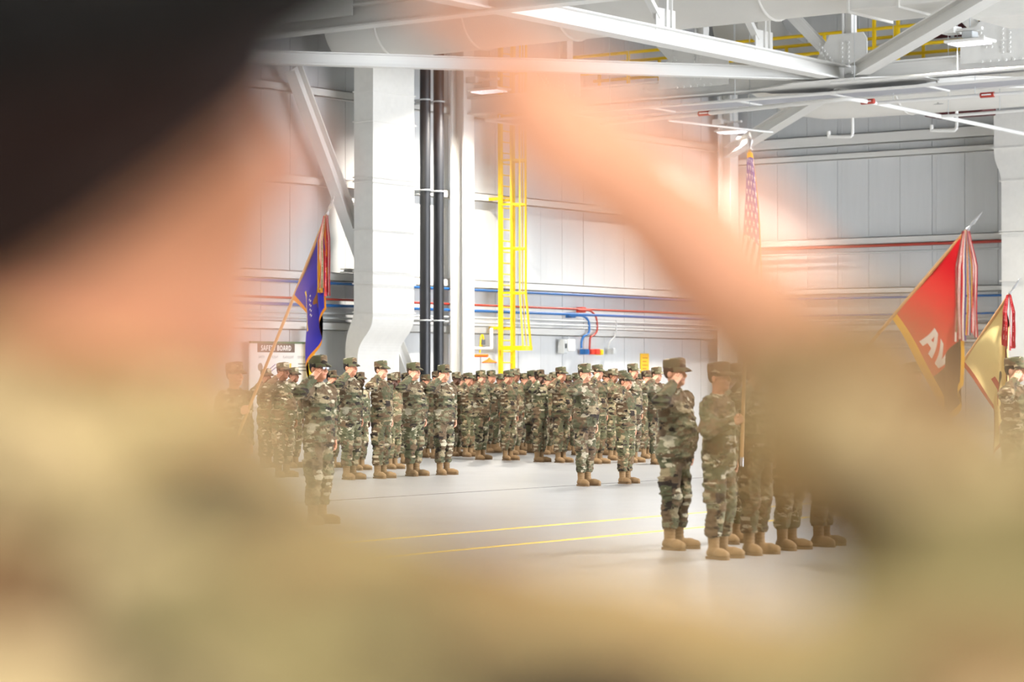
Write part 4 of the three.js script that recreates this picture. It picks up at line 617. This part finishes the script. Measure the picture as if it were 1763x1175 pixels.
flag(blB, 'dark blue regimental flag with eagle emblem, orange fringe and streamers', 562, 372, { hoist: 0.95, fly: 0.96, gather: 0.27, folds: 9, s0: 0.4, mat: clothMat(blueTex), ribbons: 9, ribLen: 0.86, ribMats: [0, 4, 3, 0, 4, 2, 4], cords: true });
const redTex = canvasTex(1024, 768, (g, w, h) => {
  g.fillStyle = '#d2121f'; g.fillRect(0, 0, w * 0.52, h); g.fillStyle = '#14161f'; g.fillRect(w * 0.52, 0, w * 0.48, h);
  g.save(); g.translate(w * 0.4, h * 0.77); g.rotate(-0.12); g.fillStyle = '#f6f2ec'; g.font = 'bold 215px sans-serif'; g.textAlign = 'center'; g.lineWidth = 10; g.strokeStyle = '#f6f2ec'; g.fillText('AV', 0, 80); g.strokeText('AV', 0, 80); g.restore();
  g.save(); g.translate(w * 0.72, h * 0.7); g.rotate(0.6); g.fillStyle = '#f0ece4'; g.fillRect(-45, -45, 60, 60); g.fillRect(5, 5, 50, 50); g.restore();
  g.save(); g.translate(w * 0.43, h * 0.3); g.rotate(Math.PI / 4); g.fillStyle = '#f4f0ea'; g.fillRect(-62, -62, 124, 124); g.fillStyle = '#2140a0'; g.fillRect(-50, -50, 100, 100); g.fillStyle = '#f4f0ea'; g.fillRect(-50, -9, 100, 18); g.fillRect(-9, -50, 18, 100); g.fillStyle = '#c22b34'; g.fillRect(-50, -4, 100, 8); g.fillRect(-4, -50, 8, 100); g.restore();
  fringe(g, w, h, '#f0b41c', 0.05); g.fillStyle = '#f0b41c'; g.fillRect(w * 0.6, 0, w * 0.4, h * 0.06);
});
flag(rdB, 'red and black guidon flag with large white letters AV and many streamers', 1663, 398, { hoist: 1.02, fly: 1.35, gather: 0.24, folds: 11, s0: 1.1, steep: 1.65, spread: 1.7, mat: clothMat(redTex), ribbons: 12, ribLen: 1.0, ribMats: [0, 2, 1, 6, 2, 3, 0, 2] });
const yelTex = canvasTex(768, 576, (g, w, h) => { g.fillStyle = '#f4dc98'; g.fillRect(0, 0, w, h); g.save(); g.translate(340, 330); g.fillStyle = '#b3202c'; g.beginPath(); g.arc(-40, -20, 42, 0, 7); g.fill(); g.fillStyle = '#f6f0e4'; g.beginPath(); g.arc(-40, -20, 26, 0, 7); g.fill(); g.fillStyle = '#6a4422'; g.beginPath(); g.ellipse(90, 0, 60, 90, 0.4, 0, 7); g.fill(); g.fillStyle = '#2a2a24'; g.beginPath(); g.ellipse(60, -80, 40, 22, 0, 0, 7); g.fill(); g.fillStyle = '#b3202c'; g.fillRect(-80, 110, 200, 26); g.restore(); fringe(g, w, h, '#a4161f', 0.04); });
flag(ylB, 'yellow flag with dark red fringe and streamers at the right edge', 1737, 508, { hoist: 0.92, fly: 1.2, gather: 0.16, folds: 12, s0: 2.2, steep: 1.25, mat: clothMat(yelTex), ribbons: 7, ribLen: 0.62, ribMats: [4, 0, 4] });
{ // national flag hanging limp from an upright staff
  const p0 = grip(usB), top = onZ(1291, 262, p0.z); top.x = p0.x + (top.x - p0.x); const f = thing('flag', 'limp national flag of stars and stripes hanging on an upright staff', 'flag', p0.clone(), 'flags carried by the colour parties'), dir = top.clone().sub(p0).normalize(), loc = v => v.clone().sub(p0);
  const st = part('staff', rod(loc(p0.clone().addScaledVector(dir, -0.42)), loc(top.clone().addScaledVector(dir, 0.02)), 0.0165, 12), M.wood, f); part('ferrule', rod(loc(p0.clone().addScaledVector(dir, -0.42)), loc(p0.clone().addScaledVector(dir, -0.34)), 0.019), M.chrome, st);
  const sp = new THREE.LatheGeometry([[0, 0], [0.026, 0.01], [0.026, 0.03], [0.011, 0.05], [0.028, 0.09], [0.02, 0.13], [0, 0.19]].map(q => new THREE.Vector2(...q)), 14); sp.scale(1, 1, 0.5); sp.translate(0, top.y - p0.y, 0); sp.translate(top.x - p0.x, 0, 0); part('spearhead', sp, M.chrome, f);
  const tex = canvasTex(512, 1536, (g, w, h) => {
    g.fillStyle = '#f3eee8'; g.fillRect(0, 0, w, h); g.save(); g.translate(0, 720); g.rotate(-1.12); g.fillStyle = '#c8202c'; for (let i = -14; i < 16; i++) g.fillRect(-1600, i * 150, 3600, 75); g.restore();
    g.fillStyle = '#2c3192'; g.beginPath(); g.moveTo(0, 0); g.lineTo(w, 0); g.lineTo(w, 830); g.lineTo(0, 690); g.closePath(); g.fill();
    g.fillStyle = '#f7f4ee'; const star = (x, y, r) => { g.beginPath(); for (let k = 0; k < 10; k++) { const a = -Math.PI / 2 + k * Math.PI / 5, q = k % 2 ? r * 0.4 : r; g.lineTo(x + q * Math.cos(a), y + q * Math.sin(a)); } g.fill(); }; for (let r = 0; r < 11; r++) for (let c = 0; c < 4; c++) star(60 + c * 130 + (r % 2) * 65, 60 + r * 68 + c * 10, 38);
    g.fillStyle = '#f0b41c'; g.fillRect(0, 0, w, 46); g.fillRect(w - 26, 0, 26, h); g.fillRect(0, h - 40, w, 40);
  });
  const nu = 48, nv = 60, pos = [], uv = [], idx = [], L = 1.55; for (let j = 0; j <= nv; j++) { const v = j / nv, wd = 0.045 + 0.2 * Math.pow(v, 0.9); for (let i = 0; i <= nu; i++) { const u = i / nu - 0.5; pos.push(u * wd * 1.05 + 0.012 * Math.sin(v * 5) + 0.02 * v, -v * L - 0.02 * Math.abs(u), 0.02 + (0.02 + 0.05 * v) * Math.cos(u * 3.0) + (0.006 + 0.022 * v) * Math.sin(u * 24 + v * 2)); uv.push(i / nu, 1 - v); } }
  for (let j = 0; j < nv; j++) for (let i = 0; i < nu; i++) { const a = j * (nu + 1) + i, b = a + nu + 1; idx.push(a, b, a + 1, a + 1, b, b + 1); }
  const g = new THREE.BufferGeometry(); g.setAttribute('position', new THREE.Float32BufferAttribute(pos, 3)); g.setAttribute('uv', new THREE.Float32BufferAttribute(uv, 2)); g.setIndex(idx); g.computeVertexNormals(); const cg = thin(g); cg.rotateY(YAW * 0.9); const q = loc(top); cg.translate(q.x, q.y, q.z); part('cloth', cg, clothMat(tex), f);
}

// ---------------------------------------------------------------- the saluting soldier right in front of the camera
{
  const g0 = buildSoldier({ cell: 0.0085, headCell: 0.005, handCell: 0.0036, pose: 'fore', fold: 1, sd: 21.5 }), mats = [camoMats[2], camoMats[2], camoMats[2]];
  const t = camoTexture(23, 0.03); const own = std(0xf4e4c2, 0.92, { map: t, bumpMap: clothBump, bumpScale: 0.004 });
  const p = assemble(g0, [own, own, own], new THREE.MeshPhysicalMaterial({ color: 0xd99c7c, roughness: 0.5, vertexColors: true }), M.hairDeep, false);
  p.name = numbered('person'); tag(p, 'large blurred soldier in a black beret saluting right in front of the camera', 'person'); scene.add(p);
  const th = 60 * Math.PI / 180, dir = RIGHT.clone().multiplyScalar(Math.sin(th)).addScaledVector(FWD, Math.cos(th)), pos = RIGHT.clone().multiplyScalar(-0.162).addScaledVector(FWD, 1.0);
  p.position.set(pos.x, 0, pos.z); p.rotation.y = Math.atan2(-dir.z, dir.x); p.scale.setScalar(1.053);
  // beret: leather band and a soft crown pulled down over the right ear
  const HX = -0.035, HY = -0.03;
  const bandF = (x, y, z) => { x -= HX; y -= HY; return Math.max(ell([-0.008, 1.705, 0], [0.108, 0.117, 0.088])(x, y, z), -(ell([-0.008, 1.705, 0], [0.095, 0.1, 0.074])(x, y, z)), y - 1.742 + x * 0.1, 1.702 + x * 0.12 - y); };
  const crown0 = uni([ell([0.014, 1.745, 0.004], [0.14, 0.06, 0.1]), ell([0.0, 1.745, 0.07], [0.105, 0.058, 0.055]), cap([0.05, 1.74, 0.088], 0.04, [-0.045, 1.7, 0.098], 0.032)], 0.03), crown = (x, y, z) => crown0(x - HX, y - HY, z);
  const b = part('beret', surfaceNets((x, y, z) => Math.max(crown(x, y, z) + 0.004 * noise3.noise(x * 30, y * 30, z * 30), 1.6 - y), [-0.19, 1.58, -0.14], [0.19, 1.85, 0.17], 0.006), M.beret, p); part('sweatband', surfaceNets(bandF, [-0.17, 1.62, -0.12], [0.14, 1.78, 0.12], 0.006), M.beret, b);
  const flash = new THREE.ExtrudeGeometry(new THREE.Shape([[-0.022, 0], [0.022, 0], [0.022, 0.03], [0, 0.045], [-0.022, 0.03]].map(q => new THREE.Vector2(...q))), { depth: 0.004, bevelEnabled: false }); flash.rotateY(Math.PI / 2); flash.translate(0.085, 1.715, -0.03); part('flash', flash, M.blue, b);
}

renderer.render(scene, camera);
